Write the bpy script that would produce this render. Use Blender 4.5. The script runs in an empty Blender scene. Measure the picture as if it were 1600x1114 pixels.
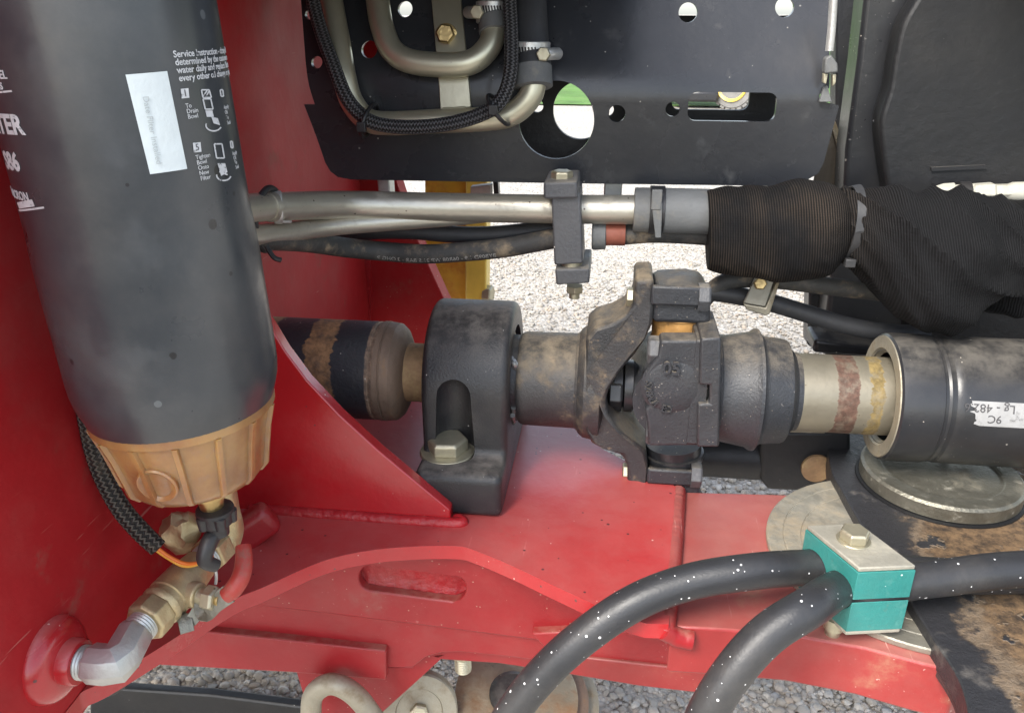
import bpy, bmesh, math, random
import numpy as np
from mathutils import Vector, Matrix, noise
from mathutils.geometry import tessellate_polygon
random.seed(7)
R = math.radians
SC = bpy.context.scene
COL = SC.collection

# ------------------------------------------------------------------ camera, sky, sun, exposure
FPX, PW, PH = 1256.0, 1600.0, 1114.0            # focal length and size of the photograph in pixels
PITCH, YAW, DIST = R(23.1), R(7.0), .52
FW = Vector((-math.sin(YAW)*math.cos(PITCH), math.cos(YAW)*math.cos(PITCH), -math.sin(PITCH)))
RT = Vector((math.cos(YAW), math.sin(YAW), 0)); UP = RT.cross(FW)
def ray(px, py): return FW + RT*((px-PW/2)/FPX) - UP*((py-PH/2)/FPX)
CAM = -ray(800, 585)*DIST
cd = bpy.data.cameras.new('camera'); cam = bpy.data.objects.new('camera', cd); COL.objects.link(cam)
cd.sensor_fit = 'HORIZONTAL'; cd.sensor_width = 36; cd.lens = 36*FPX/PW; cd.clip_start = .01; cd.clip_end = 3000
cam.matrix_world = Matrix.Translation(CAM) @ Matrix((RT, UP, -FW)).transposed().to_4x4()
SC.camera = cam
SUN_EL, SUN_AZ = R(47), R(212)                   # hazy overcast: a broad soft sun from the viewer's left
sund = Vector((math.sin(SUN_AZ)*math.cos(SUN_EL), math.cos(SUN_AZ)*math.cos(SUN_EL), math.sin(SUN_EL)))
w = bpy.data.worlds.new('World'); SC.world = w; w.use_nodes = True
sky = w.node_tree.nodes.new('ShaderNodeTexSky'); sky.sky_type = 'NISHITA'; sky.sun_disc = False
sky.sun_elevation = SUN_EL; sky.sun_rotation = SUN_AZ; sky.dust_density = 1.5; sky.air_density = 1.0; sky.ozone_density = 1.0
bg = w.node_tree.nodes['Background']; bg.inputs[1].default_value = .115
hsv = w.node_tree.nodes.new('ShaderNodeHueSaturation'); hsv.inputs['Saturation'].default_value = .55       # thin cloud greys the blue
w.node_tree.links.new(sky.outputs[0], hsv.inputs['Color']); w.node_tree.links.new(hsv.outputs[0], bg.inputs[0])
ld = bpy.data.lights.new('sun', 'SUN'); ld.energy = 1.5; ld.angle = R(24); ld.color = (1, .95, .87)
lo = bpy.data.objects.new('sun', ld); COL.objects.link(lo); lo.rotation_euler = sund.to_track_quat('Z', 'Y').to_euler()
VS = SC.view_settings; VS.view_transform = 'Standard'; VS.look = 'None'; VS.exposure = 1.82; VS.gamma = 1; VS.use_curve_mapping = False

# ------------------------------------------------------------------ measuring: a photograph pixel on a real plane
def PY(px, py, y): r = ray(px, py); return CAM + r*((y-CAM.y)/r.y)
def PZ(px, py, z): r = ray(px, py); return CAM + r*((z-CAM.z)/r.z)
def PX(px, py, x): r = ray(px, py); return CAM + r*((x-CAM.x)/r.x)
def S(p): return (p-CAM).dot(FW)/FPX              # metres per pixel at a point
def V(*a): return Vector(a)

# ------------------------------------------------------------------ mesh helpers
class MB:
    def __init__(s): s.v = []; s.f = []; s.m = []; s.uv = {}
    def add(s, vs, fs, m=0, uvs=None):
        o = len(s.v); s.v += [tuple(x) for x in vs]
        for i, f in enumerate(fs):
            if uvs: s.uv[len(s.f)] = uvs[i]
            s.f.append([a+o for a in f]); s.m.append(m)
        return s
    def box(s, c, size, rot=None, m=0):
        vs = []
        for x in (-.5, .5):
            for y in (-.5, .5):
                for z in (-.5, .5):
                    p = V(x*size[0], y*size[1], z*size[2])
                    if rot: p = rot @ p
                    vs.append(V(*c)+p)
        return s.add(vs, [(0,1,3,2),(4,6,7,5),(0,4,5,1),(2,3,7,6),(0,2,6,4),(1,5,7,3)], m)
    def prism(s, poly, d, m=0):
        n = len(poly); d = Vector(d); poly = [Vector(p) for p in poly]
        nr = V(0,0,0)
        for i in range(n): nr += poly[i].cross(poly[(i+1) % n])
        if nr.dot(d) > 0: poly = poly[::-1]
        vs = poly + [p+d for p in poly]
        fs = [tuple(range(n)), tuple(range(2*n-1, n-1, -1))]
        fs += [(i, i+n, (i+1) % n+n, (i+1) % n) for i in range(n)]
        return s.add(vs, fs, m)
    def lathe(s, o, ax, prof, seg=40, m=0, cap=True, a0=0.):
        o = Vector(o); ax = Vector(ax).normalized(); u = ax.orthogonal().normalized() if abs(ax.x) < .9 else V(0,1,0)
        u = (u - ax*u.dot(ax)).normalized(); w_ = ax.cross(u)
        vs = []; fs = []; uvs = []; n = len(prof); L = 0
        for t, r in prof:
            for k in range(seg):
                a = a0+2*math.pi*k/seg; vs.append(o+ax*t+(u*math.cos(a)+w_*math.sin(a))*r)
        for i in range(n-1):
            for k in range(seg):
                k2 = (k+1) % seg
                fs.append((i*seg+k, i*seg+k2, (i+1)*seg+k2, (i+1)*seg+k))
                ua, ub = k/seg, (k+1)/seg; va, vb = prof[i][0], prof[i+1][0]
                uvs.append([(ua,va),(ub,va),(ub,vb),(ua,vb)])
        if cap:
            fs.append(tuple(range(seg-1, -1, -1))); uvs.append([(0,0)]*seg)
            fs.append(tuple(range((n-1)*seg, n*seg))); uvs.append([(0,0)]*seg)
        return s.add(vs, fs, m, uvs)
    def cyl(s, a, b, r, seg=24, m=0, r2=None):
        a = Vector(a); b = Vector(b); return s.lathe(a, b-a, [(0, r), ((b-a).length, r if r2 is None else r2)], seg, m)
    def tube(s, pts, r, seg=20, m=0, n=None, cap=True, raw=False):
        pts = [Vector(p) for p in pts]; rr = r if isinstance(r, (list, tuple)) else [r]*len(pts)
        if not raw:
            n = n or max(8, 8*(len(pts)-1)); P = []; Q = []
            K = len(pts)-1
            for i in range(n+1):
                t = i/n*K; k = min(int(t), K-1); f = t-k
                p0 = pts[max(k-1, 0)]; p1 = pts[k]; p2 = pts[k+1]; p3 = pts[min(k+2, K)]
                P.append(.5*((2*p1)+(p2-p0)*f+(2*p0-5*p1+4*p2-p3)*f*f+(-p0+3*p1-3*p2+p3)*f**3)); Q.append(rr[k]*(1-f)+rr[k+1]*f)
        else: P, Q = pts, rr
        T = [(P[min(i+1, len(P)-1)]-P[max(i-1, 0)]).normalized() for i in range(len(P))]
        u = T[0].orthogonal().normalized(); vs = []; fs = []; uvs = []; L = 0
        for i, p in enumerate(P):
            u = (u-T[i]*u.dot(T[i])).normalized(); w_ = T[i].cross(u)
            for k in range(seg):
                a = 2*math.pi*k/seg; vs.append(p+(u*math.cos(a)+w_*math.sin(a))*Q[i])
        for i in range(len(P)-1):
            L2 = L+(P[i+1]-P[i]).length
            for k in range(seg):
                k2 = (k+1) % seg; fs.append((i*seg+k, i*seg+k2, (i+1)*seg+k2, (i+1)*seg+k))
                uvs.append([(k/seg, L), ((k+1)/seg, L), ((k+1)/seg, L2), (k/seg, L2)])
            L = L2
        if cap:
            fs.append(tuple(range(seg-1, -1, -1))); uvs.append([(0,0)]*seg)
            fs.append(tuple(range((len(P)-1)*seg, len(P)*seg))); uvs.append([(0,0)]*seg)
        return s.add(vs, fs, m, uvs)
    def plate(s, outer, holes, d, m=0):
        """flat plate with holes: outlines as 3-D points, d = thickness vector"""
        loops = [[Vector(p) for p in outer]]+[[Vector(p) for p in h] for h in holes]
        flat = [p for l in loops for p in l]; n = len(flat); d = Vector(d)
        tris = tessellate_polygon(loops)
        # project for orientation
        nrm = V(0,0,0)
        for t in tris: nrm += (flat[t[1]]-flat[t[0]]).cross(flat[t[2]]-flat[t[0]])
        vs = flat+[p+d for p in flat]; fs = []
        fl = nrm.dot(d) > 0
        for t in tris:
            a, b, c = t
            q = (flat[b]-flat[a]).cross(flat[c]-flat[a])
            if q.dot(d) > 0: a, b, c = c, b, a
            fs += [(a, b, c), (c+n, b+n, a+n)]
        o = 0
        for l in loops:
            k = len(l)
            for i in range(k): fs.append((o+i, o+(i+1) % k, o+(i+1) % k+n, o+i+n))
            o += k
        return s.add(vs, fs, m)
    def mesh(s, name):
        me = bpy.data.meshes.new(name); me.from_pydata(s.v, [], s.f); 
        if s.uv:
            ul = me.uv_layers.new(name='UVMap'); li = 0; buf = np.zeros((len(me.loops), 2), np.float32)
            for i, f in enumerate(s.f):
                q = s.uv.get(i)
                if q: buf[li:li+len(f)] = q
                li += len(f)
            ul.data.foreach_set('uv', buf.ravel())
        me.polygons.foreach_set('material_index', s.m)
        return me
    def build(s, name, mats, parent=None, bevel=0, seg=2, smooth=35, fix=True, angle=32):
        me = s.mesh(name)
        for m_ in (mats if isinstance(mats, (list, tuple)) else [mats]): me.materials.append(M[m_] if isinstance(m_, str) else m_)
        if fix:
            bm = bmesh.new(); bm.from_mesh(me); bmesh.ops.recalc_face_normals(bm, faces=bm.faces[:]); bm.to_mesh(me); bm.free()
        return link(name, me, parent, bevel, seg, smooth, angle)
def link(name, me, parent=None, bevel=0, seg=2, smooth=35, angle=32):
    o = bpy.data.objects.new(name, me); COL.objects.link(o)
    if smooth:
        me.shade_smooth()
        me.set_sharp_from_angle(angle=R(smooth if not bevel else 50))
    if bevel:
        b = o.modifiers.new('bevel', 'BEVEL'); b.width = bevel; b.segments = seg; b.limit_method = 'ANGLE'; b.angle_limit = R(angle); b.harden_normals = False
    if parent:
        o.parent = parent
        if parent.type == 'EMPTY': o.location = -Vector(parent.location)
    return o
def tag(o, label, cat, group=None, kind=None):
    if kind: o['kind'] = kind
    if label: o['label'] = label
    if cat: o['category'] = cat
    if group: o['group'] = group
    return o
def thing(name, label, cat, loc=(0,0,0), group=None):
    e = bpy.data.objects.new(name, None); COL.objects.link(e); e.location = loc; e.empty_display_size = .02
    return tag(e, label, cat, group)
def circ(c, u, v, r, n=40, r2=None):
    c = Vector(c); u = Vector(u); v = Vector(v); r2 = r2 or r
    return [c+u*(r*math.cos(2*math.pi*k/n))+v*(r2*math.sin(2*math.pi*k/n)) for k in range(n)]
def pxpoly(pts, y): return [PY(a, b, y) for a, b in pts]
def pxz(pts, z): return [PZ(a, b, z) for a, b in pts]
def spl(pts, n=6):
    """Catmull-Rom through 2-D or 3-D points, open"""
    P = [Vector(p) for p in pts]; out = []; K = len(P)-1
    for k in range(K):
        for i in range(n):
            f = i/n; p0 = P[max(k-1,0)]; p1 = P[k]; p2 = P[k+1]; p3 = P[min(k+2,K)]
            out.append(.5*((2*p1)+(p2-p0)*f+(2*p0-5*p1+4*p2-p3)*f*f+(-p0+3*p1-3*p2+p3)*f**3))
    out.append(P[-1]); return out
def hexbolt(parent, c, ax, r, h, mat='zinc', washer=None, name='bolt', shank=None, a0=.2, dome=True):
    c = Vector(c); ax = Vector(ax).normalized()
    o = MB()
    t0 = 0
    prof = [(0, r), (h*.82, r), (h, r*.86)]
    o.lathe(c, ax, prof, 6, a0=a0)
    ob = o.build(name, mat, parent, bevel=r*.05, seg=2, smooth=0)
    if washer:
        wr, wh = washer
        MB().lathe(c-ax*wh, ax, [(0, wr*.99), (wh*.3, wr), (wh*.75, wr*.97), (wh*1.02, wr*.78)], 32).build('washer', mat, ob if parent.type == 'EMPTY' else parent)
    if shank:
        MB().cyl(c-ax*shank[1], c, shank[0], 16).build('shank', mat, ob if parent.type == 'EMPTY' else parent)
    return ob
def text(body, size, fn, name, mat, parent, ext=.0002, align='LEFT', bold=0.):
    cu = bpy.data.curves.new(name, 'FONT'); cu.body = body; cu.size = size; cu.align_x = align; cu.extrude = ext; cu.resolution_u = 3; cu.offset = bold
    t = bpy.data.objects.new(name, cu); COL.objects.link(t)
    me = bpy.data.meshes.new_from_object(t.evaluated_get(bpy.context.evaluated_depsgraph_get()))
    bpy.data.objects.remove(t); bpy.data.curves.remove(cu)
    for v in me.vertices: v.co = fn(*v.co)
    me.materials.clear(); me.materials.append(M[mat])
    return link(name, me, parent, smooth=0)

def strip(pts, wdir, wd, th):
    """flat bar along a path, wdir across it"""
    vs = []; n_ = len(pts)
    for i, p in enumerate(pts):
        t_ = (pts[min(i+1, n_-1)]-pts[max(i-1, 0)]).normalized(); nn = t_.cross(wdir).normalized()
        for s_, h_ in ((-1, -1), (1, -1), (1, 1), (-1, 1)): vs.append(p+wdir*(wd*.5*s_)+nn*(th*.5*h_))
    fs = [(i*4+j, i*4+(j+1) % 4, (i+1)*4+(j+1) % 4, (i+1)*4+j) for i in range(n_-1) for j in range(4)]+[(3, 2, 1, 0), tuple(range((n_-1)*4, n_*4))]
    return MB().add(vs, fs)
# ------------------------------------------------------------------ materials
M = {}
class NT:
    def __init__(s, name):
        s.mat = bpy.data.materials.new(name); s.mat.use_nodes = True; s.t = s.mat.node_tree; s.b = s.t.nodes['Principled BSDF']; M[name] = s.mat
        s.tc = s.t.nodes.new('ShaderNodeTexCoord'); s.co = s.tc.outputs['Object']; s.bumps = []
    def n(s, ty, **kw):
        x = s.t.nodes.new(ty)
        for k, v in kw.items(): setattr(x, k, v)
        return x
    def set(s, sock, v):
        if hasattr(v, 'is_linked') or isinstance(v, bpy.types.NodeSocket): s.t.links.new(v, sock)
        else: sock.default_value = v
    def math(s, op, a, b=0., c=0., clamp=False):
        x = s.n('ShaderNodeMath', operation=op, use_clamp=clamp)
        for i, v in enumerate((a, b, c)): s.set(x.inputs[i], v)
        return x.outputs[0]
    def mapr(s, v, a, b, c=0., d=1., smooth=True):
        x = s.n('ShaderNodeMapRange', interpolation_type='SMOOTHSTEP' if smooth else 'LINEAR', clamp=True) if smooth else s.n('ShaderNodeMapRange')
        for i, q in enumerate((v, a, b, c, d)): s.set(x.inputs[i], q)
        return x.outputs[0]
    def scaled(s, st, co=None):
        x = s.n('ShaderNodeMapping'); s.set(x.inputs['Vector'], co or s.co); x.inputs['Scale'].default_value = st; return x.outputs[0]
    def noise(s, scale, detail=4, rough=.6, stretch=None, co=None):
        x = s.n('ShaderNodeTexNoise'); s.set(x.inputs['Vector'], s.scaled(stretch, co) if stretch else (co or s.co))
        x.inputs['Scale'].default_value = scale; x.inputs['Detail'].default_value = detail; x.inputs['Roughness'].default_value = rough; return x.outputs[0]
    def vor(s, scale, feature='F1', co=None, out='Distance', rnd=1.):
        x = s.n('ShaderNodeTexVoronoi', feature=feature); s.set(x.inputs['Vector'], co or s.co); x.inputs['Scale'].default_value = scale; x.inputs['Randomness'].default_value = rnd; return x.outputs[out]
    def mix(s, f, a, b):
        x = s.n('ShaderNodeMix', data_type='RGBA'); s.set(x.inputs[0], f); s.set(x.inputs[6], a if not isinstance(a, tuple) else a+(1,)); s.set(x.inputs[7], b if not isinstance(b, tuple) else b+(1,)); return x.outputs[2]
    def fmix(s, f, a, b):
        x = s.n('ShaderNodeMix', data_type='FLOAT'); s.set(x.inputs[0], f); s.set(x.inputs[2], a); s.set(x.inputs[3], b); return x.outputs[0]
    def up(s, lo=.3, hi=.95):
        g = s.n('ShaderNodeNewGeometry'); x = s.n('ShaderNodeSeparateXYZ'); s.set(x.inputs[0], g.outputs['Normal']); return s.mapr(x.outputs[2], lo, hi)
    def axis(s, i, co=None):
        x = s.n('ShaderNodeSeparateXYZ'); s.set(x.inputs[0], co or s.co); return x.outputs[i]
    def bump(s, h, dist, strength=1.):
        x = s.n('ShaderNodeBump'); x.inputs['Strength'].default_value = strength; x.inputs['Distance'].default_value = dist; s.set(x.inputs['Height'], h)
        if s.bumps: s.set(x.inputs['Normal'], s.bumps[-1])
        s.bumps.append(x.outputs[0])
    def done(s, col, rough, metal=0., **kw):
        s.set(s.b.inputs['Base Color'], col+(1,) if isinstance(col, tuple) else col); s.set(s.b.inputs['Roughness'], rough); s.set(s.b.inputs['Metallic'], metal)
        for k, v in kw.items(): s.set(s.b.inputs[k.replace('_', ' ')], v)
        if s.bumps: s.set(s.b.inputs['Normal'], s.bumps[-1])
        return s.mat
def surf(name, col, rough=.5, metal=0., var=.2, vscale=30, dirt=None, dust=None, specks=None, scratch=None, bump=(180, .0004), pit=None, bands=None, stretch=None, film=.16, **kw):
    """dirt=(colour, scale, lo, hi) blotches; dust=(colour, amount, lo, hi) settled on upward faces; specks=(colour, scale, size, share); scratch=(colour, lo)"""
    t = NT(name); n1 = t.noise(vscale, 5, .6, stretch)
    c = t.mix(t.mapr(n1, .25, .75), tuple(x*(1-var) for x in col), tuple(min(1, x*(1+var)) for x in col))
    ro = t.mapr(t.noise(vscale*2.3, 4), .2, .8, rough*.82, min(1, rough*1.2), smooth=False); me = metal
    for b in bands or []:                       # (axis, centre, half width, edge jag, colour, rough, metal)
        ax, x0, hw, jag, bc, br, bm_ = b[:7]
        d = t.math('ABSOLUTE', t.math('SUBTRACT', t.axis(ax), x0))
        jn = t.math('MULTIPLY', t.math('SUBTRACT', t.noise(160, 5, .7, (.25, 1, 1)), .5), jag*2)
        f = t.mapr(t.math('ADD', d, jn), hw, hw*.93-.0004, 0, 1)
        f = t.math('MULTIPLY', f, t.mapr(t.noise(110, 6, .7), .32, .56, .45, 1.))
        if len(b) > 7: f = t.math('MULTIPLY', f, t.mapr(t.math('ADD', t.axis(2), t.math('MULTIPLY', t.math('SUBTRACT', t.noise(210, 4, .6, (1, .08, .08)), .5), .05)), b[7]-.002, b[7]+.002))
        bcn = t.mix(t.mapr(t.noise(260, 5, .7), .3, .7), tuple(x*.6 for x in bc), tuple(min(1, x*1.35) for x in bc))
        c = t.mix(f, c, bcn); ro = t.fmix(f, ro, br); me = t.fmix(f, me, bm_)
    if dirt:
        for dc, sc, lo_, hi_ in (dirt if isinstance(dirt, list) else [dirt]):
            f = t.mapr(t.noise(sc, 8, .68), lo_, hi_); c = t.mix(f, c, dc); ro = t.fmix(f, ro, .85); me = t.fmix(f, me, 0.) if metal else me
    if metal < .3 and film:
        c = t.mix(t.mapr(t.noise(11, 9, .72), .42, .78, 0, film), c, (.27, .235, .19))
    if dust:
        dc, am, lo_, hi_, ds_, d0_, d1_ = (tuple(dust)+(70, .34, .66))[:7]
        f = t.math('MULTIPLY', t.up(lo_, hi_), t.mapr(t.noise(ds_, 8, .72), d0_, d1_, am*.12, am)); c = t.mix(f, c, dc); ro = t.fmix(f, ro, .8)
    if scratch:
        for i_, (sc_, lo_, st) in enumerate(scratch if isinstance(scratch, list) else [scratch]):
            mp_ = t.n('ShaderNodeMapping'); t.set(mp_.inputs['Vector'], t.co); mp_.inputs['Rotation'].default_value = (.5+i_*1.3, .7-i_*.9, .4+1.1*i_); mp_.inputs['Scale'].default_value = (1, .07, 1)
            w_ = t.noise(420, 2, .5, None, mp_.outputs[0]); k = t.noise(16, 4, .6)
            f = t.math('MULTIPLY', t.mapr(w_, .68, .74), t.mapr(k, lo_-.04, lo_+.10, 0, .6)); c = t.mix(f, c, sc_)
    if specks:
        for sc_, s1, size, share in (specks if isinstance(specks, list) else [specks]):
            v = t.n('ShaderNodeTexVoronoi'); t.set(v.inputs['Vector'], t.co); v.inputs['Scale'].default_value = s1
            x = t.n('ShaderNodeSeparateXYZ'); t.set(x.inputs[0], v.outputs['Color'])
            thr = t.math('MULTIPLY', x.outputs[1], size)
            f = t.math('MULTIPLY', t.math('LESS_THAN', v.outputs['Distance'], thr), t.math('LESS_THAN', x.outputs[0], share)); c = t.mix(f, c, sc_)
    if pit: t.bump(t.noise(pit[0], 6, .7), pit[1])
    if bump: t.bump(t.noise(bump[0], 5, .6), bump[1])
    return t.done(c, ro, me, **kw)
TAN = (.34, .26, .18); GREYD = (.30, .28, .25)
surf('red_wall', (.36, .010, .014), .58, Specular_IOR_Level=.25, var=.14, vscale=10, dirt=[((.24, .08, .06), 30, .58, .80)], specks=[((.42, .22, .18), 150, .16, .12), ((.45, .25, .2), 300, .24, .20)], scratch=[((.5, .22, .18), .58, 0)], bump=(110, .0003))
surf('red_paint', (.42, .011, .016), .24, var=.10, vscale=12, dirt=[((.30, .12, .085), 26, .64, .84), ((.16, .06, .045), 60, .68, .82)], dust=((.50, .26, .23), .42, .6, 1., 8, .2, .8), scratch=[((.62, .22, .2), .56, (1, .25, 1)), ((.55, .2, .18), .58, (.3, 1, 1))], specks=[((.12, .03, .03), 260, .25, .10), ((.65, .4, .35), 330, .2, .05)], bump=(110, .0003), Specular_IOR_Level=.5, Coat_Weight=.6, Coat_Roughness=.22)
surf('red_dirty', (.28, .010, .014), .42, var=.12, vscale=12, dirt=[((.27, .13, .10), 20, .60, .84)], dust=((.4, .24, .18), .5, .6, 1.), scratch=[((.55, .22, .2), .55, (1, .25, 1))], specks=[((.4, .2, .15), 500, .25, .08)], bump=(110, .0004))
surf('red_lug', (.28, .022, .022), .36, var=.18, vscale=16, dirt=[((.38, .26, .15), 16, .56, .80), ((.16, .11, .07), 34, .68, .82)], dust=((.44, .24, .20), .55, .6, 1., 9, .15, .85), scratch=[((.7, .45, .4), .52, (1, .3, 1))], bump=(90, .0004))
surf('black_paint', (.022, .023, .026), .30, film=.06, var=.15, vscale=18, dirt=[((.10, .095, .09), 40, .66, .82)], dust=((.2, .18, .15), .5, .5, 1.), specks=[((.42, .38, .32), 420, .24, .07), ((.30, .28, .25), 170, .16, .06)], scratch=[((.25, .24, .23), .60, (1, .4, 1))], bump=(140, .0002))
surf('black_sheet', (.028, .030, .035), .27, film=.08, var=.10, vscale=9, dirt=[((.085, .083, .08), 38, .58, .84)], scratch=[((.17, .165, .16), .60, 0)], specks=[((.36, .34, .31), 300, .18, .06), ((.16, .155, .15), 70, .20, .06), ((.2, .19, .18), 90, .12, .08)], bump=(60, .00025))
surf('black_dark', film=.05, col=(.010, .0105, .012), rough=.5, var=.2, vscale=14, dirt=[((.05, .045, .045), 40, .64, .85)], specks=[((.25, .24, .22), 260, .16, .03)])
surf('black_cast', (.030, .0325, .038), .40, var=.15, vscale=30, dirt=[((.17, .14, .11), 60, .62, .84)], dust=((.27, .225, .165), .65, .5, 1.), film=.07, specks=[((.24, .21, .17), 900, .3, .06)], scratch=[((.3, .28, .26), .57, (1, .4, .6))], bump=(700, .0004), pit=(120, .0004))
surf('dusty_cast', (.034, .034, .036), .45, var=.2, vscale=40, film=.10, dirt=[((.17, .13, .085), 50, .50, .74), ((.26, .19, .12), 130, .60, .74)], dust=((.34, .27, .18), .85, .25, 1.), bump=(700, .0005), pit=(120, .0004))
surf('block_cast', (.018, .0185, .021), .38, var=.12, vscale=20, dirt=[((.11, .10, .095), 70, .66, .86)], dust=((.24, .21, .18), .65, .45, 1.), specks=[((.55, .52, .48), 480, .2, .07)], scratch=[((.3, .28, .26), .60, (1, .4, .6))], bump=(800, .0003))
surf('grey_cast', (.075, .078, .085), .45, var=.12, vscale=24, dirt=[((.17, .15, .12), 60, .62, .84)], dust=((.34, .30, .24), .6, .4, 1.), specks=[((.6, .58, .54), 360, .2, .05)], bump=(400, .0005))
surf('zinc', (.48, .44, .32), .42, .75, var=.14, vscale=60, dirt=[((.30, .26, .18), 70, .56, .80)], specks=[((.2, .16, .1), 420, .2, .08)], bump=(300, .0002))
surf('pipe_zinc', (.60, .57, .43), .40, .75, var=.10, vscale=26, dirt=[((.36, .33, .24), 40, .62, .86)], specks=[((.25, .2, .12), 300, .14, .06)], bump=(220, .00012))
surf('tube_steel', (.54, .51, .43), .38, .75, var=.14, vscale=22, dirt=[((.24, .20, .16), 34, .56, .80)], dust=None, specks=[((.13, .10, .08), 380, .26, .14)], bump=(220, .0002), stretch=(.4, 1, 1))
surf('galvanised', (.50, .51, .49), .42, .7, var=.16, vscale=50, dirt=[((.34, .32, .27), 60, .62, .84)], bump=(300, .0003))
surf('clamp_steel', (.58, .58, .56), .36, .6, var=.12, vscale=60, dirt=[((.4, .36, .3), 80, .64, .84)])
surf('valve_brass', (.50, .40, .23), .40, .75, var=.18, vscale=60, dirt=[((.30, .22, .13), 50, .48, .74)], dust=((.36, .29, .2), .45, .3, 1.), bump=(320, .0004))
surf('brass', (.58, .42, .19), .35, 1., var=.18, vscale=70, dirt=[((.3, .22, .12), 60, .52, .78)])
surf('rust_tube', (.030, .031, .036), .42, var=.15, vscale=30, dirt=[((.14, .12, .10), 60, .62, .84)], specks=[((.45, .42, .36), 420, .26, .08)], bump=(300, .0004),
     bands=[(0, -.1195, .0095, .006, (.30, .16, .075), .75, .1, -.012), (0, -.1645, .013, .006, (.34, .22, .12), .75, .1), (0, -.083, .0065, .001, (.24, .16, .11), .72, .15)])
surf('rust_neck', (.27, .165, .085), .75, var=.3, vscale=70, dirt=[((.42, .30, .14), 60, .5, .75), ((.10, .07, .05), 90, .6, .8)], bump=(260, .0008))
surf('rust_cone', (.20, .135, .095), .62, .2, var=.25, vscale=60, stretch=(1, .3, .3), dirt=[((.30, .18, .09), 50, .55, .8), ((.05, .05, .055), 70, .62, .8)], bump=(240, .0006))
surf('orange_rust', (.48, .25, .07), .7, var=.25, vscale=80, dirt=[((.10, .07, .05), 70, .58, .72), ((.62, .42, .18), 120, .55, .8)], bump=(260, .0006))
surf('spline_shaft', (.25, .225, .17), .42, .5, var=.12, vscale=40, dirt=[((.28, .24, .17), 60, .60, .82)], specks=[((.15, .12, .08), 500, .25, .1)], bump=(260, .0002),
     bands=[(0, PY(1332, 600, -.024).x, .0066, .003, (.11, .06, .042), .7, .1), (0, PY(1379, 600, -.024).x, .0038, .005, (.20, .145, .055), .85, 0.)])
surf('rubber', (.030, .031, .034), .55, var=.12, vscale=40, dirt=[((.09, .085, .075), 60, .60, .84)], bump=(500, .0002))
surf('rubber_dusty', (.045, .044, .042), .62, var=.15, vscale=40, dirt=[((.30, .23, .15), 46, .52, .72), ((.14, .12, .10), 80, .5, .8)], bump=(420, .0004))
surf('rubber_grey', (.14, .145, .145), .6, var=.18, vscale=34, dirt=[((.27, .24, .19), 46, .55, .78), ((.07, .07, .07), 50, .6, .8)], bump=(420, .0003))
surf('hose_black', (.026, .027, .030), .42, var=.12, vscale=40, specks=[((.8, .8, .8), 170, .14, .75), ((.75, .75, .75), 330, .17, .35)], dirt=[((.06, .06, .06), 60, .60, .84)], bump=(600, .00015))
surf('plastic_black', (.02, .02, .022), .4, var=.1, dirt=[((.09, .085, .08), 60, .62, .82)])
surf('filter_paint', (.034, .039, .045), .30, Coat_Weight=.5, Coat_Roughness=.22, var=.10, vscale=22, dirt=[((.052, .058, .064), 24, .5, .8)], specks=[((.013, .013, .015), 62, .24, .34), ((.012, .012, .014), 130, .26, .10), ((.10, .11, .115), 120, .22, .08)], bump=(60, .00018))
surf('rim_dirt', (.10, .09, .075), .6, var=.2, dirt=[((.3, .25, .18), 60, .5, .75)])
surf('print_white', (.60, .61, .62), .55, var=.1, vscale=200, dirt=[((.10, .105, .11), 420, .56, .66)])
surf('print_dim', (.42, .40, .37), .6, var=.1, vscale=200)
surf('sticker', (.62, .68, .69), .5, var=.04, vscale=60)
surf('label_paper', (.32, .32, .32), .55, var=.15, vscale=60, dirt=[((.05, .05, .05), 60, .56, .70)])
surf('print_grey', (.45, .49, .50), .6, var=.05)
surf('print_black', (.05, .05, .055), .6, var=.05)
surf('teal', (.028, .205, .185), .45, var=.10, vscale=40, dirt=[((.12, .30, .26), 60, .55, .80), ((.16, .15, .11), 90, .64, .82)], specks=[((.6, .7, .66), 300, .2, .05)], bump=(500, .0003))
surf('clamp_plate', (.36, .34, .28), .6, .35, var=.15, vscale=50, dirt=[((.40, .36, .27), 50, .5, .76)], bump=(300, .0004))
surf('wire_orange', (.75, .17, .02), .45, var=.05)
surf('wire_yellow', (.75, .36, .04), .45, var=.05)
surf('grip_red', (.38, .028, .02), .45, var=.2, vscale=60, dirt=[((.25, .12, .09), 60, .52, .76)])
surf('yellow_paint', (.72, .40, .035), .42, var=.15, vscale=20, dirt=[((.60, .20, .025), 24, .44, .66), ((.10, .06, .03), 120, .70, .76)])
surf('yellow_clean', (.80, .56, .09), .4, var=.1)
surf('pin_steel', (.22, .21, .17), .42, .75, var=.2, vscale=60, dirt=[((.16, .14, .10), 50, .5, .76), ((.33, .31, .26), 120, .55, .8)], bump=(420, .0005))
surf('washer_steel', (.36, .34, .28), .45, .6, var=.25, vscale=34, dirt=[((.30, .24, .16), 26, .46, .7), ((.12, .10, .07), 40, .6, .76)], bump=(200, .0005))
surf('arm_top', (.030, .030, .033), .42, var=.2, vscale=24, dirt=None, bump=(160, .0009), scratch=[((.3, .26, .2), .54, (1, .4, 1))])
surf('arm_edge', (.055, .030, .032), .5, var=.2, vscale=24, dirt=[((.15, .09, .08), 30, .55, .8)])
surf('wood_strap', (.10, .085, .065), .7, var=.3, vscale=120, stretch=(1, 1, .1))
surf('pale_plastic', (.48, .47, .40), .5, var=.15, vscale=40, dirt=[((.3, .25, .18), 50, .55, .8)])
surf('ring_steel', (.34, .31, .24), .5, .5, var=.2, vscale=40, dirt=[((.22, .17, .10), 40, .48, .72)], bump=(300, .0004))
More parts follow.
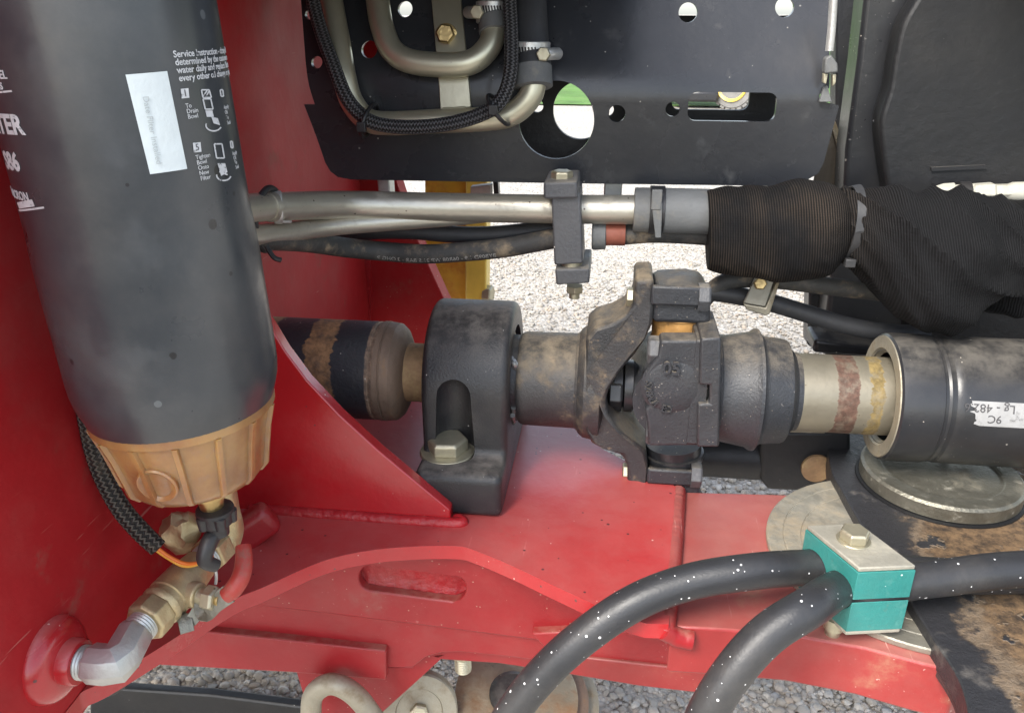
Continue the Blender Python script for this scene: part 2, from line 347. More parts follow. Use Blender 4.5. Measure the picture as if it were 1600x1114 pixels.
surf('disc_steel', (.36, .31, .22), .5, .5, var=.25, vscale=30, dirt=[((.25, .14, .07), 26, .46, .68), ((.06, .06, .06), 40, .6, .76)], bump=(260, .0005))
surf('tyre', (.20, .195, .185), .85, var=.2, vscale=6, bump=(40, .004))
surf('grease', (.30, .30, .29), .25, .6, var=.3, vscale=200)
surf('blocker_dark', (.03, .03, .03), .7, var=.2)
surf('weld_red', (.36, .012, .017), .34, var=.15, vscale=60, dirt=[((.45, .2, .15), 60, .62, .8)], bump=(160, .0016))
# the rusty half of the arm: paint worn off towards the right, in ragged patches
t = NT('arm_rust')
xx = t.axis(0); n1 = t.noise(26, 8, .68); n2 = t.noise(150, 6, .7)
f = t.mapr(t.math('ADD', t.mapr(xx, .225, .275, 0, .62, smooth=False), t.math('MULTIPLY', n1, .9)), .56, .84)
rc = t.mix(t.mapr(n2, .3, .7), (.030, .020, .013), (.19, .118, .060)); pc = t.mix(t.mapr(t.noise(60, 6), .55, .75), (.028, .028, .031), (.12, .11, .10))
blk = t.mapr(t.noise(45, 4, .6), .60, .66); f = t.math('MULTIPLY', f, t.math('SUBTRACT', 1., blk))
edge = t.math('MULTIPLY', t.mapr(f, .05, .4), t.mapr(f, .95, .5))
c = t.mix(f, pc, rc); c = t.mix(t.math('MULTIPLY', edge, .35), c, (.34, .25, .16))
t.bump(n2, .0010); t.bump(t.math('SUBTRACT', 1., f), .0009); t.done(c, t.fmix(f, .40, .8))
# braided sleeve: two crossing sets of strands
def braid(name, c1, c2, N, k, dirt=None):
    t = NT(name); uv = t.tc.outputs['UV']; u = t.axis(0, uv); v = t.axis(1, uv)
    a = t.math('SINE', t.math('ADD', t.math('MULTIPLY', u, 2*math.pi*N), t.math('MULTIPLY', v, k)))
    b = t.math('SINE', t.math('SUBTRACT', t.math('MULTIPLY', u, 2*math.pi*N), t.math('MULTIPLY', v, k)))
    h = t.math('MULTIPLY', t.math('ADD', a, 1), .5); h2 = t.math('MULTIPLY', t.math('ADD', b, 1), .5)
    sel = t.mapr(t.math('SINE', t.math('MULTIPLY', v, k)), -.2, .2); hh = t.fmix(sel, h, h2)
    c = t.mix(t.mapr(hh, .35, .8), c1, c2)
    if dirt: c = t.mix(t.mapr(t.noise(40, 6, .65), dirt[1], dirt[1]+.2), c, dirt[0])
    t.bump(hh, .0011); return t.done(c, .62)
braid('braid_grey', (.010, .010, .011), (.11, .11, .115), 8, 3000)
braid('braid_brown', (.012, .011, .010), (.10, .09, .075), 8, 2300, ((.16, .12, .08), .52))
# woven nylon sleeve
t = NT('nylon'); uv = t.tc.outputs['UV']; u = t.axis(0, uv); v = t.axis(1, uv)
a = t.math('SINE', t.math('ADD', t.math('MULTIPLY', v, 4400), t.math('MULTIPLY', t.noise(12, 3), 10))); b = t.math('SINE', t.math('MULTIPLY', u, 2*math.pi*120))
hh = t.math('MULTIPLY', t.math('ADD', t.math('ADD', a, t.math('MULTIPLY', b, .18)), 1.18), .42)
dm = t.math('MULTIPLY', t.mapr(t.axis(0), .225, .155), t.mapr(t.noise(16, 6, .6), .34, .62))
c = t.mix(t.mapr(hh, .15, .9), (.005, .005, .0055), (.0115, .0115, .0125)); c2 = t.mix(t.mapr(hh, .2, .9), (.010, .008, .006), (.13, .092, .06))
c = t.mix(t.math('MULTIPLY', dm, .42), c, c2); t.bump(t.noise(60, 4), .002); t.bump(hh, .00045); t.done(c, .85, Specular_IOR_Level=.2)
# amber bowl
t = NT('amber'); n1 = t.noise(40, 5); n2 = t.noise(90, 7, .7)
c = t.mix(t.mapr(n1, .3, .7), (.34, .145, .055), (.52, .29, .11)); c = t.mix(t.mapr(n2, .54, .78), c, (.40, .25, .17))
t.bump(t.noise(140, 5), .0005); t.done(c, t.mapr(n2, .3, .7, .28, .5), Subsurface_Weight=.6, Subsurface_Radius=(.012, .006, .002), Subsurface_Scale=.6, Transmission_Weight=.3, Coat_Weight=.5, Coat_Roughness=.15)
surf('amber_pale', (.44, .31, .13), .4, var=.12, vscale=60)
# gravel stones and ground
t = NT('stone'); g = t.n('ShaderNodeNewGeometry'); rp = t.n('ShaderNodeValToRGB'); t.set(rp.inputs[0], g.outputs['Random Per Island'])
el = rp.color_ramp.elements; el[0].color = (.26, .24, .21, 1); el[1].color = (.62, .58, .51, 1)
for p, cc in ((.25, (.42, .39, .34)), (.45, (.34, .30, .25)), (.6, (.52, .48, .42)), (.72, (.46, .37, .28)), (.85, (.32, .305, .29))): e = el.new(p); e.color = cc+(1,)
c = t.mix(t.mapr(t.noise(120, 5), .3, .7), rp.outputs[0], (.36, .33, .29)); 
x = t.n('ShaderNodeMix', data_type='RGBA'); x.inputs[0].default_value = .35; t.set(x.inputs[6], rp.outputs[0]); t.set(x.inputs[7], c)
t.bump(t.noise(260, 5), .001); t.done(x.outputs[2], .8)
t = NT('gravel'); v = t.n('ShaderNodeTexVoronoi'); t.set(v.inputs['Vector'], t.co); v.inputs['Scale'].default_value = 130
x = t.n('ShaderNodeSeparateXYZ'); t.set(x.inputs[0], v.outputs['Color'])
c = t.mix(x.outputs[0], (.34, .31, .27), (.62, .58, .51)); c = t.mix(t.mapr(v.outputs['Distance'], .5, .85), c, (.28, .25, .21)); c = t.mix(t.mapr(t.noise(2.5, 5), .35, .7, 0, .5), c, (.54, .50, .44))
t.bump(t.math('SUBTRACT', 1., v.outputs['Distance']), .005); t.bump(t.noise(30, 5), .006); t.done(c, .9)
surf('grass', (.09, .20, .035), .9, var=.3, vscale=3, dirt=[((.15, .26, .06), 8, .45, .7)], bump=(30, .02))

# ================================================================== SETTING
GZ = -.45
g = MB(); N = 40
ys = [-1.5+.1*i for i in range(30)]+[1.5*1.25**i for i in range(1, 26)]; xs = sorted(set([-x for x in [.2*1.28**i for i in range(25)]]+[0]+[.2*1.28**i for i in range(25)]))
vs = [(x, y, GZ+(.004*noise.noise(V(x*3, y*3, 0)) if abs(x) < 5 and y < 6 else 0)) for y in ys for x in xs]; nx = len(xs)
g.add(vs, [(j*nx+i, j*nx+i+1, (j+1)*nx+i+1, (j+1)*nx+i) for j in range(len(ys)-1) for i in range(nx-1)])
tag(g.build('ground', 'gravel'), 'pale gravel yard running back beneath the machine', 'ground', kind='structure')
gr = MB().add([(-60, 6.15, GZ+.012), (60, 6.0, GZ+.012), (60, 120, GZ+.012), (-60, 120, GZ+.012)], [(0,1,2,3)])
tag(gr.build('lawn', 'grass'), 'green grass beyond the gravel, seen through the round hole', 'lawn', kind='structure')

# loose stones, nearest patches only
def stones(name, label, spec):
    bm = bmesh.new(); bmesh.ops.create_icosphere(bm, subdivisions=1, radius=1); b1 = (np.array([v.co[:] for v in bm.verts]), [[v.index for v in f.verts] for f in bm.faces]); bm.free()
    rng = np.random.default_rng(5); VV = []; FF = []; o = 0
    bv, bf = b1; bf = np.array(bf)
    for x0, x1, y0, y1, n, r0, r1 in spec:
        P = np.stack([rng.uniform(x0, x1, n), rng.uniform(y0, y1, n)], 1); rr = r0*(r1/r0)**(rng.random(n)**2.2)
        for (x, y), r in zip(P, rr):
            sc = r*np.array([rng.uniform(.8, 1.25), rng.uniform(.8, 1.25), rng.uniform(.5, .85)]); a = rng.uniform(0, 6.28); ca, sa = math.cos(a), math.sin(a)
            q = bv*(1+rng.normal(0, .10, (len(bv), 1)))*sc; til = rng.normal(0, .25); q[:, 2] += q[:, 0]*til
            VV.append(np.stack([x+q[:, 0]*ca-q[:, 1]*sa, y+q[:, 0]*sa+q[:, 1]*ca, GZ+q[:, 2]+r*rng.uniform(.0, .55)], 1)); FF.append(bf+o); o += len(bv)
    VV = np.concatenate(VV); FF = np.concatenate(FF)
    me = bpy.data.meshes.new(name); me.vertices.add(len(VV)); me.vertices.foreach_set('co', VV.ravel()); me.loops.add(FF.size); me.loops.foreach_set('vertex_index', FF.ravel().astype(np.int32))
    me.polygons.add(len(FF)); me.polygons.foreach_set('loop_start', np.arange(0, FF.size, 3, dtype=np.int32)); me.polygons.foreach_set('loop_total', np.full(len(FF), 3, np.int32)); me.update(calc_edges=True); me.materials.append(M['stone'])
    return tag(link(name, me, smooth=60), label, 'gravel', kind='stuff')
stones('gravel_stones', 'loose grey and tan pebbles covering the yard', [(-.55, .45, .02, .42, 16000, .0022, .0065), (-.1, .75, .42, 1.1, 9000, .0032, .007), (-.4, .75, 1.1, 2.2, 8000, .0035, .007)])

# unseen boxes added above the hitch, out of frame, to block light and shade it
mb_ = MB(); mb_.box((.05, .18, .60), (1.5, .22, .10)); mb_.box((-.26, .13, .29), (.66, .46, .05)); mb_.box((.66, .10, .30), (.80, .54, .06)); mb_.box((-.62, .10, .15), (.9, .6, .5))
tag(mb_.build('shade_blocker', 'blocker_dark', bevel=.01), 'unseen dark boxes added overhead to shade the hitch', 'light blocker', kind='structure')

# ================================================================== RED HITCH FRAME
XB = -.165; Z0 = -.062; ZL = -.068
fr = thing('loader_hitch', 'glossy red welded steel hitch frame with tall side wall and curved base plate', 'frame', (XB, -.1, -.14))
MB().box((XB-.006, -.06, (Z0-.011+.60)/2), (.012, .60, .60-Z0+.011)).build('bulkhead', 'red_wall', fr, bevel=.001)
YR = .228
MB().prism(pxpoly([(560, -160), (600, -160), (606, 200), (620, 285), (640, 345), (665, 405), (695, 470), (740, 560), (790, 660), (830, 720), (560, 760)], YR), (0, .022, 0)).build('rear_gusset', 'red_wall', fr, bevel=.001)
MB().prism(pxpoly([(570, 330), (578, 330), (580, 760), (571, 760)], YR-.002), (0, .002, 0)).build('weld_seam', 'weld_red', fr)
edge = spl([(40, 1126), (110, 1087), (163, 1064), (268, 1000), (357, 941), (412, 917), (500, 878), (570, 861), (640, 854), (712, 853), (742, 860), (800, 884), (870, 917), (960, 958), (1010, 974)], 4)
fe = [PZ(p[0], p[1], Z0) for p in edge]
back = [PZ(1045, 975, Z0), PZ(1064, 764, Z0), V(.06, .02, Z0), V(.02, .12, Z0), V(XB, .20, Z0)]
fe = [V(max(p.x, XB+.0004), p.y, Z0) for p in fe]
MB().plate([V(XB+.0004, fe[0].y-.03, Z0), V(XB+.002, fe[0].y-.03, Z0)]+fe[1:]+back, [], (0, 0, -.009)).build('base_plate', 'red_paint', fr, bevel=.0012)
# right lug, carried at the pin
lug_top = pxz([(1066, 768), (1180, 771), (1290, 774), (1420, 770), (1560, 800), (1560, 1010), (1500, 1050), (1440, 1036), (1351, 1012), (1240, 992), (1130, 983), (1048, 978)], ZL)
MB().prism(lug_top, (0, 0, -.030)).build('lug_plate', 'red_lug', fr, bevel=.0012)
# weld beads
def bead(pts, r, amp=.0006, name='weld_bead', mat='weld_red', step=.0022):
    q = spl(pts, 14); L = [0]
    for a, b in zip(q, q[1:]): L.append(L[-1]+(b-a).length)
    n = max(6, int(L[-1]/step*4)); P = []; rr = []
    for i in range(n+1):
        s = L[-1]*i/n; k = max(0, min(len(q)-2, next((j for j in range(len(L)-1) if L[j+1] >= s), len(L)-2))); f = (s-L[k])/max(1e-9, L[k+1]-L[k])
        P.append(q[k].lerp(q[k+1], f)); rr.append(r+amp*abs(math.sin(math.pi*s/step))+.0003*noise.noise(P[-1]*300))
    return MB().tube(P, rr, 12, raw=True).build(name, mat, fr, fix=False)
bead([PZ(1060, 768, Z0-.0043), PZ(1053, 860, Z0-.0043), PZ(1043, 960, Z0-.0043), PZ(1038, 985, Z0-.007)], .0048, .0001, mat='red_lug')
bead([PZ(1036, 983, Z0-.006), PZ(1058, 994, Z0-.011), PZ(1082, 1000, Z0-.0125)], .0050, .0002, step=.006, mat='red_dirty')
# front gusset
YG = -.080
MB().prism(pxpoly([(330, 420), (395, 470), (422, 510), (445, 548), (480, 595), (530, 648), (590, 703), (650, 753), (703, 797), (704, 818), (460, 818), (330, 818)], YG), (0, .0085, 0)).build('front_gusset', 'red_paint', fr, bevel=.0008)
MB().tube([V(-.150, YG-.0005, Z0+.0005), V(-.10, YG-.0005, Z0+.0005), V(-.027, YG-.0005, Z0+.0005), V(-.0225, YG+.004, Z0+.0003)], [.0036, .0038, .0037, .0042], 14, n=40).build('weld_fillet', 'weld_red', fr)
# web with slot under the plate edge
YW = -.092; webz = Z0-.009
def cap2(a, b, r, n=10):
    """slot outline in pixels"""
    a = Vector((a[0], a[1])); b = Vector((b[0], b[1])); d = (b-a).normalized(); th = math.atan2(d.y, d.x); o = []
    for k in range(n+1): t_ = th+math.pi/2+math.pi*k/n; o.append((a.x+r*math.cos(t_), a.y+r*math.sin(t_)))
    for k in range(n+1): t_ = th-math.pi/2+math.pi*k/n; o.append((b.x+r*math.cos(t_), b.y+r*math.sin(t_)))
    return o
def zclip(pts, y, zmax): 
    o = []
    for p in pxpoly(pts, y): o.append(V(p.x, p.y, min(p.z, zmax)))
    return o
web = zclip([(150, 820), (1030, 820), (1062, 1000), (845, 1001), (660, 977), (480, 955), (300, 936), (150, 925)], YW, webz-.0003)
slot = pxpoly(cap2((580, 903), (708, 920), 20), YW)
MB().plate(web, [slot], (0, .007, 0)).build('web_plate', 'red_dirty', fr, bevel=.0011)
pb = zclip([(540, 850), (750, 850), (750, 960), (540, 940)], YW+.0072, webz-.001)
sb0 = MB(); nx_, nz_ = 60, 16; vs = []
for i in range(nx_+1):
    for j in range(nz_+1):
        px_ = 545+200*i/nx_; py_ = 872+.13*(px_-545)+72*j/nz_; p = PY(px_, py_, YW+.0085); q = math.exp(-((j/nz_-.52)/.16)**2)
        vs.append(p+V(0, -.0028*q*(1+.35*noise.noise(V(i*.22, j*.1, 1)))+.0009*noise.noise(V(i*.35, j*.4, 5)), 0))
sb0.add(vs, [(i*(nz_+1)+j, (i+1)*(nz_+1)+j, (i+1)*(nz_+1)+j+1, i*(nz_+1)+j+1) for i in range(nx_) for j in range(nz_)])
sb0.v = [(x, y, min(z, webz-.001)) for x, y, z in sb0.v]; sb0.build('slot_backing', 'weld_red', fr)
# layered lower plates
MB().prism(zclip([(150, 925), (480, 948), (845, 993), (1040, 1010), (1040, 1046), (880, 1036), (800, 1026), (720, 1018), (690, 1019), (665, 1026), (645, 1042), (603, 1042), (150, 1010)], YW+.0045, webz-.001), (0, .006, 0)).build('lower_plate', 'red_dirty', fr, bevel=.0006)
MB().prism(zclip([(120, 975), (300, 984), (450, 1000), (603, 1017), (603, 1062), (450, 1050), (230, 1038), (120, 1034)], YW-.0012, webz-.001), (0, .0066, 0)).build('skirt_plate', 'red_dirty', fr, bevel=.0009)
MB().prism(zclip([(655, 1018), (700, 1012), (840, 1030), (1090, 1058), (1090, 1078), (960, 1063), (780, 1036), (690, 1030)], YW+.012, webz-.001), (0, .008, 0)).build('lower_flange', 'red_dirty', fr, bevel=.0006)
MB().prism(zclip([(830, 990), (940, 985), (1040, 985), (1070, 985), (1086, 1000), (1086, 1046), (950, 1032), (860, 1022)], YW-.006, webz-.001), (0, .014, 0)).build('stop_block', 'red_dirty', fr, bevel=.0012)
MB().prism(pxpoly([(880, 1024), (1086, 1046), (1104, 1044), (1104, 1084), (1000, 1072), (880, 1052)], YW-.008), (0, .012, 0)).build('lower_rail', 'red_lug', fr, bevel=.001)
MB().prism(pxpoly([(460, 1040), (645, 1042), (655, 1025), (700, 1020), (640, 1075), (592, 1118), (575, 1140), (490, 1140), (472, 1080)], YW+.012), (0, .010, 0)).build('hanger_plate', 'red_dirty', fr, bevel=.0008)
# pipe boss on the bulkhead
bc = PX(84, 1030, XB)
bm_ = MB().lathe(bc, (1, 0, 0), [(0, .0185), (.0016, .0182), (.0042, .0165), (.0058, .0142), (.0066, .0122), (.007, .0090)], 40)
bm_.build('boss_weld', 'red_paint', fr)
MB().lathe(bc, (1, 0, 0), [(0, .0096), (.0115, .0096), (.0124, .0090), (.0124, .0070), (.006, .0070)], 36).build('pipe_boss', 'red_paint', fr)
# maroon lump behind the valve
lc_ = PZ(392, 826, Z0+.009); lump = MB().box(lc_, (.030, .014, .020), Matrix.Rotation(.5, 3, 'Z') @ Matrix.Rotation(-.5, 3, 'Y'))
lump.build('stop_lug', 'red_dirty', fr, bevel=.005, seg=4)

# ================================================================== LOWER DARK BEAM, RINGS, DISC
tag(MB().prism(pxpoly([(140, 1100), (185, 1076), (330, 1086), (470, 1104), (600, 1120), (600, 1190), (140, 1190)], .06), (0, .010, 0)).build('dark_beam', 'black_dark', bevel=.002), 'dark steel beam low over the gravel at the bottom left', 'beam')
def ring_pts(pts, y): return [PY(a, b, y) for a, b in pts]
tag(MB().tube(ring_pts([(488, 1180), (486, 1120), (490, 1085), (515, 1068), (545, 1078), (572, 1105), (600, 1150), (610, 1190)], -.105), .0066, 20).build('hook_ring', 'ring_steel'), 'pale steel hook curving under the red frame', 'hook')
pc0 = PY(655, 1108, -.05); pu = thing('pale_pulley', 'pale worn pulley rim behind the curved hook', 'pulley', pc0)
MB().lathe(pc0, V(.25, -1, .45), [(-.006, .020), (-.006, .0265), (-.0045, .0275), (-.002, .0245), (.002, .0245), (.0045, .0275), (.006, .0265), (.006, .017), (.004, .016), (.004, .004)], 48).build('rim', 'ring_steel', pu)
MB().lathe(pc0, V(.25, -1, .45), [(.003, .007), (.008, .007), (.009, .005)], 6).build('axle_nut', 'zinc', pu, bevel=.0004, smooth=0)
dt = thing('clamp_disc', 'stacked rusty steel discs low behind the loop of hose', 'disc', PY(800, 1110, .0))
dc = PY(815, 1112, -.02)
for k, (dz, r) in enumerate(((.014, .046), (.007, .050), (-.001, .054))):
    MB().lathe(dc+V(.004*k-.004, .006*k, dz), (.12, -.25, 1), [(0, r*.99), (.0006, r), (.004, r), (.0046, r*.98)], 56).build('disc', ('disc_steel', 'rust_cone', 'ring_steel')[k], dt)
MB().lathe(dc+V(-.006, -.003, .019), (.12, -.25, 1), [(0, .018), (.003, .018), (.006, .014)], 24).build('disc_hub', 'black_paint', dt)
bt = thing('threaded_stud', 'short threaded stud poking down below the red frame', 'stud', PY(722, 1045, -.06))
p0, p1 = PY(722, 1012, -.062), PY(724, 1046, -.062)
MB().lathe(p0, p1-p0, [((p1-p0).length*i/24, .0052+(.0005 if i % 2 else 0)) for i in range(25)], 20).build('thread', 'zinc', bt)
MB().lathe(p0, p1-p0, [(-.001, .0085), (.005, .0085)], 6).build('nut', 'zinc', bt, bevel=.0004, smooth=0)

# ================================================================== BEARING BLOCK
xc, hw = -.0235, .0262
pbk = thing('pillow_block', 'black cast pillow block bearing bolted to the red base plate', 'bearing block', (xc, 0, Z0))
prof = []
for k in range(0, 33): a = math.pi*k/32; prof.append((.0475*math.cos(a), .0475*math.sin(a)))
def fil(cx_, cz_, r_, a0_, a1_, n_=6): return [(cx_+r_*math.cos(R(a0_+(a1_-a0_)*k/n_)), cz_+r_*math.sin(R(a0_+(a1_-a0_)*k/n_))) for k in range(n_+1)]
zb_ = Z0+.0004
prof = [(.075, zb_), (.075, -.042)]+fil(.070, -.041, .005, 0, 90, 4)+[(.050, -.036), (.0475, -.030)]+prof+fil(-.0535, -.028, .006, 0, -80, 5)+fil(-.0665, -.0395, .006, 95, 180, 5)+[(-.0725, -.046), (-.0725, zb_)]
hb = MB().prism([V(xc-hw, y, z) for y, z in prof], (2*hw, 0, 0)).build('housing_raw', 'block_cast', bevel=.0045, seg=4, smooth=0, angle=60)
hb.modifiers['bevel'].use_clamp_overlap = False
bx_, by_ = PZ(700, 706, -.0355).x, -.0425
cut = MB()
n = 24; cap = [(0, .0136)]
cut.lathe((bx_+.0055, by_-.003, -.0352), (0, 0, 1), [(0, .0128), (.040, .0105)]+[(.040+.0105*math.sin(math.pi/2*i/8), max(.0105*math.cos(math.pi/2*i/8), .0002)) for i in range(1, 9)], 32)
bore = MB().lathe((xc+hw-.013, 0, 0), (1, 0, 0), [(0, .030), (.02, .034)], 48)
def boolean(ob, cutters):
    for c_ in cutters:
        co = c_.build('cutter', 'block_cast'); md = ob.modifiers.new('b', 'BOOLEAN'); md.object = co; md.operation = 'DIFFERENCE'; md.solver = 'EXACT'; co['_c'] = 1
    dg = bpy.context.evaluated_depsgraph_get(); me = bpy.data.meshes.new_from_object(ob.evaluated_get(dg)); ob.modifiers.clear()
    for o in [o for o in COL.objects if o.get('_c')]: bpy.data.objects.remove(o)
    bpy.data.objects.remove(ob); return me
me = boolean(hb, [cut, bore]); bmq = bmesh.new(); bmq.from_mesh(me); bmesh.ops.dissolve_limit(bmq, angle_limit=R(1), verts=bmq.verts[:], edges=bmq.edges[:]); bmq.to_mesh(me); bmq.free()
link('housing', me, pbk, smooth=38)
hexbolt(pbk, (bx_, by_-.0015, -.0325), (0, 0, 1), .0130, .0082, 'zinc', washer=(.0172, .0030), a0=.35)
MB().lathe((xc+hw-.012, 0, 0), (1, 0, 0), [(0, .0345), (.004, .0335), (.006, .029), (.0095, .0285), (.0095, .0225), (.004, .021)], 48).build('bearing_insert', 'ring_steel', pbk)
MB().lathe((xc+hw-.004, 0, 0), (1, 0, 0), [(0, .0262), (.0075, .0258), (.0075, .020)], 48).build('locking_collar', 'black_cast', pbk)
q = [V(xc+hw+.0025+.001*math.sin(a*3), .026*math.cos(a), .026*math.sin(a)) for a in [math.pi*1.15+.12*i for i in range(12)]]
MB().tube(q, .0022, 8).build('grease_smear', 'grease', pbk)
q = [V(xc+hw+.0005, .0295*math.cos(a), .0295*math.sin(a)) for a in [math.pi*1.2+.1*i for i in range(12)]]
MB().tube(q, .0018, 8).build('grease_smear', 'grease', pbk)
MB().tube([V(xc+hw-.001, -.020, .020), V(xc+hw+.002, -.022, .017), V(xc+hw+.002, -.019, .012)], .0022, 8).build('grease_smear', 'grease', pbk)

# ================================================================== DRIVE SHAFT
AZ = -.002
def ax_x(px, py=600): return PY(px, py, 0).x
ds = thing('drive_shaft', 'rust-banded black drive shaft passing through the bearing block to a half-round yoke', 'drive shaft', (-.06, 0, AZ))
x_ = lambda px: PY(px, 590, -.024).x
def lat(name, mat, prof, parent, seg=64, cap=True, bevel=0): return MB().lathe((0, 0, AZ), (1, 0, 0), [(x_(a), b) for a, b in prof], seg, cap=cap).build(name, mat, parent, smooth=28)
lat('shaft_tube', 'rust_tube', [(a_-13, b_) for a_, b_ in [(330, .0325), (590, .0325), (591, .0318), (594, .0318), (595, .0325), (600, .0327)]], ds)
lat('end_cone', 'rust_cone', [(a_-13, b_) for a_, b_ in [(598, .0329), (606, .0328), (606.5, .0318), (609, .0318), (609.5, .0325), (622, .0318), (630, .029), (634, .0255), (638, .021)]], ds)
lat('journal', 'rust_neck', [(615, .0192), (812, .0192)], ds)
lat('coupling_sleeve', 'dusty_cast', [(804, .0195), (807, .0285), (812, .0298), (818, .0302), (898, .0305), (902, .0315), (908, .0325)], ds)
lat('yoke_hub', 'dusty_cast', [(900, .030), (905, .0335), (913, .036), (930, .0372), (938, .0365), (944, .031), (946, .012)], ds)
# half-round yoke: curved arms, seen edge on
arm_px = [(918, 560), (916, 520), (930, 505), (955, 498), (975, 487), (990, 470), (992, 432), (1021, 430), (1022, 470), (1019, 500), (1008, 520), (992, 540), (966, 562), (952, 582), (947, 600), (951, 620), (966, 642), (986, 664), (1008, 690), (1012, 722), (1011, 764), (980, 762), (980, 720), (972, 703), (945, 690), (925, 676), (918, 650)]
ap = [PY(a, b, -.012) for a, b in arm_px]
ya = MB().prism([V(p.x, -1, p.z) for p in ap], (0, 2, 0))
def armhw(z): q = min(1, max(0, (abs(z-AZ)-.012)/.034)); q = q*q*(3-2*q); return .0365*(1-q)+.0195*q
ya.v = [(x, math.copysign(armhw(z), y), z) for x, y, z in ya.v]
ya.build('yoke_arm', 'dusty_cast', ds, bevel=.0026, seg=3)
p = PY(990, 594, -.008)
MB().lathe((p.x-.012, -.006, AZ+.001), (1, 0, 0), [(0, .0165), (.005, .0165), (.006, .013), (.0065, .0165), (.0115, .0165), (.014, .014), (.016, .009)], 36).build('end_washer', 'black_paint', ds)
hexbolt(ds, (p.x-.0145, -.016, AZ+.001), (1, 0, 0), .010, .008, 'black_paint', name='nut')
# universal joint
uj = thing('universal_joint', 'black universal joint cross with bolted bearing caps', 'universal joint', PY(1060, 600, 0))
def capblock(name, pts, y0, y1, parent, mat='black_cast', bev=.003): return MB().prism([V(p.x, y0, p.z) for p in pxpoly(pts, (y0+y1)/2 if name != 'front_cap' else y0)], (0, y1-y0, 0)).build(name, mat, parent, bevel=bev, seg=3)
tc_ = capblock('bearing_cap', [(1018, 441), (1030, 434), (1075, 432), (1095, 437), (1106, 448), (1105, 491), (1018, 488)], -.019, .019, uj)
MB().box(PY(1062, 462, -.0205), (.033, .004, .012)).build('cap_rib', 'black_cast', tc_, bevel=.0015)
tb_ = capblock('bearing_cap', [(1010, 712), (1088, 716), (1092, 752), (1078, 764), (1040, 766), (1012, 760)], -.019, .019, uj)
MB().box(PY(1048, 744, -.0205), (.030, .004, .011)).build('cap_rib', 'black_cast', tb_, bevel=.0015)
for (a, b), yy in (((1093, 464), -.0175), ((1081, 741), -.0175)):
    c = PY(a, b, yy); hexbolt(uj, c+V(-.001, 0, 0), (1, 0, 0), .0085, .007, 'grey_cast', a0=.0)
for (a, b), yy in (((989, 464), -.010), ((982, 737), -.010)):
    c = PY(a, b, yy); hexbolt(uj, c, (-1, 0, 0), .006, .004, 'zinc', name='nut', a0=.0)
a, b = PY(1063, 480, 0), PY(1060, 545, 0); MB().lathe(a, b-a, [(0, .0175), (.004, .0178), (.0045, .0168), (.018, .0168), (.0185, .0176), ((b-a).length, .0176)], 40).build('trunnion', 'orange_rust', uj)
a, b = PY(1052, 690, 0), PY(1052, 722, 0); MB().lathe(a, b-a, [(0, .0180), (.006, .0180), (.0065, .0195), (.009, .0198), ((b-a).length, .0175)], 40).build('trunnion', 'black_paint', uj)
MB().lathe(PY(1052, 595, -.0), (0, -1, 0), [(-.03, .026), (.03, .026)], 40).build('cross_body', 'black_cast', uj)
# front cap: D-shaped casting towards the viewer
FY = -.040
dpx = [(1032, 532), (1092, 532), (1092, 697), (1013, 697), (1011, 660), (1007, 640)]+[(1049+46*math.cos(R(a)), 604+46*math.sin(R(a))) for a in range(140, 236, 12)]+[(1028, 556)]
fc = MB().prism([PY(a, b, FY) for a, b in dpx], (0, .014, 0)).build('front_cap', 'black_cast', uj, bevel=.0035, seg=4)
dome = PY(1051, 605, FY)
MB().lathe(dome+V(0, .0012, 0), (0, -1, 0), [(0, .0184), (.0007, .0174), (.0016, .0150), (.0023, .011), (.0026, .006), (.0027, .0005)], 48).build('cap_dome', 'black_cast', fc)
up_f = V(0, 0, 1)
def face_txt(cx, cy, rot=0, y=FY):
    c = PY(cx, cy, y)
    def fn(x, yy, z): cr, sr = math.cos(rot), math.sin(rot); return V(c.x+x*cr-yy*sr, c.y-z, c.z+x*sr+yy*cr)
    return fn
text('05', .0104, face_txt(1034, 583, 0, FY-.0030), 'cast_number', 'black_cast', fc, ext=.0010, bold=.0002)
for i, ch in enumerate('S28RUI ED'):
    a = R(172+i*11.5); rr = .0158
    cpt = dome+V(rr*math.cos(a), -.0012, rr*math.sin(a))
    def fn(x, yy, z, cpt=cpt, a=a): rot = a+math.pi/2; return V(cpt.x+x*math.cos(rot)-yy*math.sin(rot), cpt.y-z, cpt.z+x*math.sin(rot)+yy*math.cos(rot))
    if ch != ' ': text(ch, .0060, fn, 'cast_letter', 'black_cast', fc, ext=.0009, align='CENTER', bold=.0001)
for a, b in ((1021, 547), (1018, 672)):
    c = PY(a, b, -.030); hexbolt(uj, c+V(.004, 0, 0), (-1, 0, 0), .0088, .0075, 'grey_cast', a0=.0)
# second shaft with splined slip tube
s2 = thing('slip_shaft', 'short black slip shaft with bare steel neck running into a tube', 'drive shaft', (.2, 0, AZ))
def yb(name, x0, x1, y0, y1, Y0, Y1, mat='black_cast', bev=.0015, holes=()):
    a, b = PY(x0, y0, Y0), PY(x1, y1, Y0)
    return MB().plate([V(a.x, Y0, a.z), V(b.x, Y0, a.z), V(b.x, Y0, b.z), V(a.x, Y0, b.z)], holes, (0, Y1-Y0, 0)).build(name, mat, s2, bevel=bev)
nt = pxpoly([(1090, 602), (1108, 602), (1108, 631), (1090, 631)], -.042)
yb('yoke_strip', 1088, 1096, 531, 697, -.0405, -.005)
fl = pxpoly([(1095, 529), (1127, 527), (1124, 699), (1089, 699), (1090, 631), (1109, 631), (1109, 602), (1092, 602)], -.0435)
MB().prism(fl, (0, .045, 0)).build('yoke_flange', 'black_cast', s2, bevel=.0014)
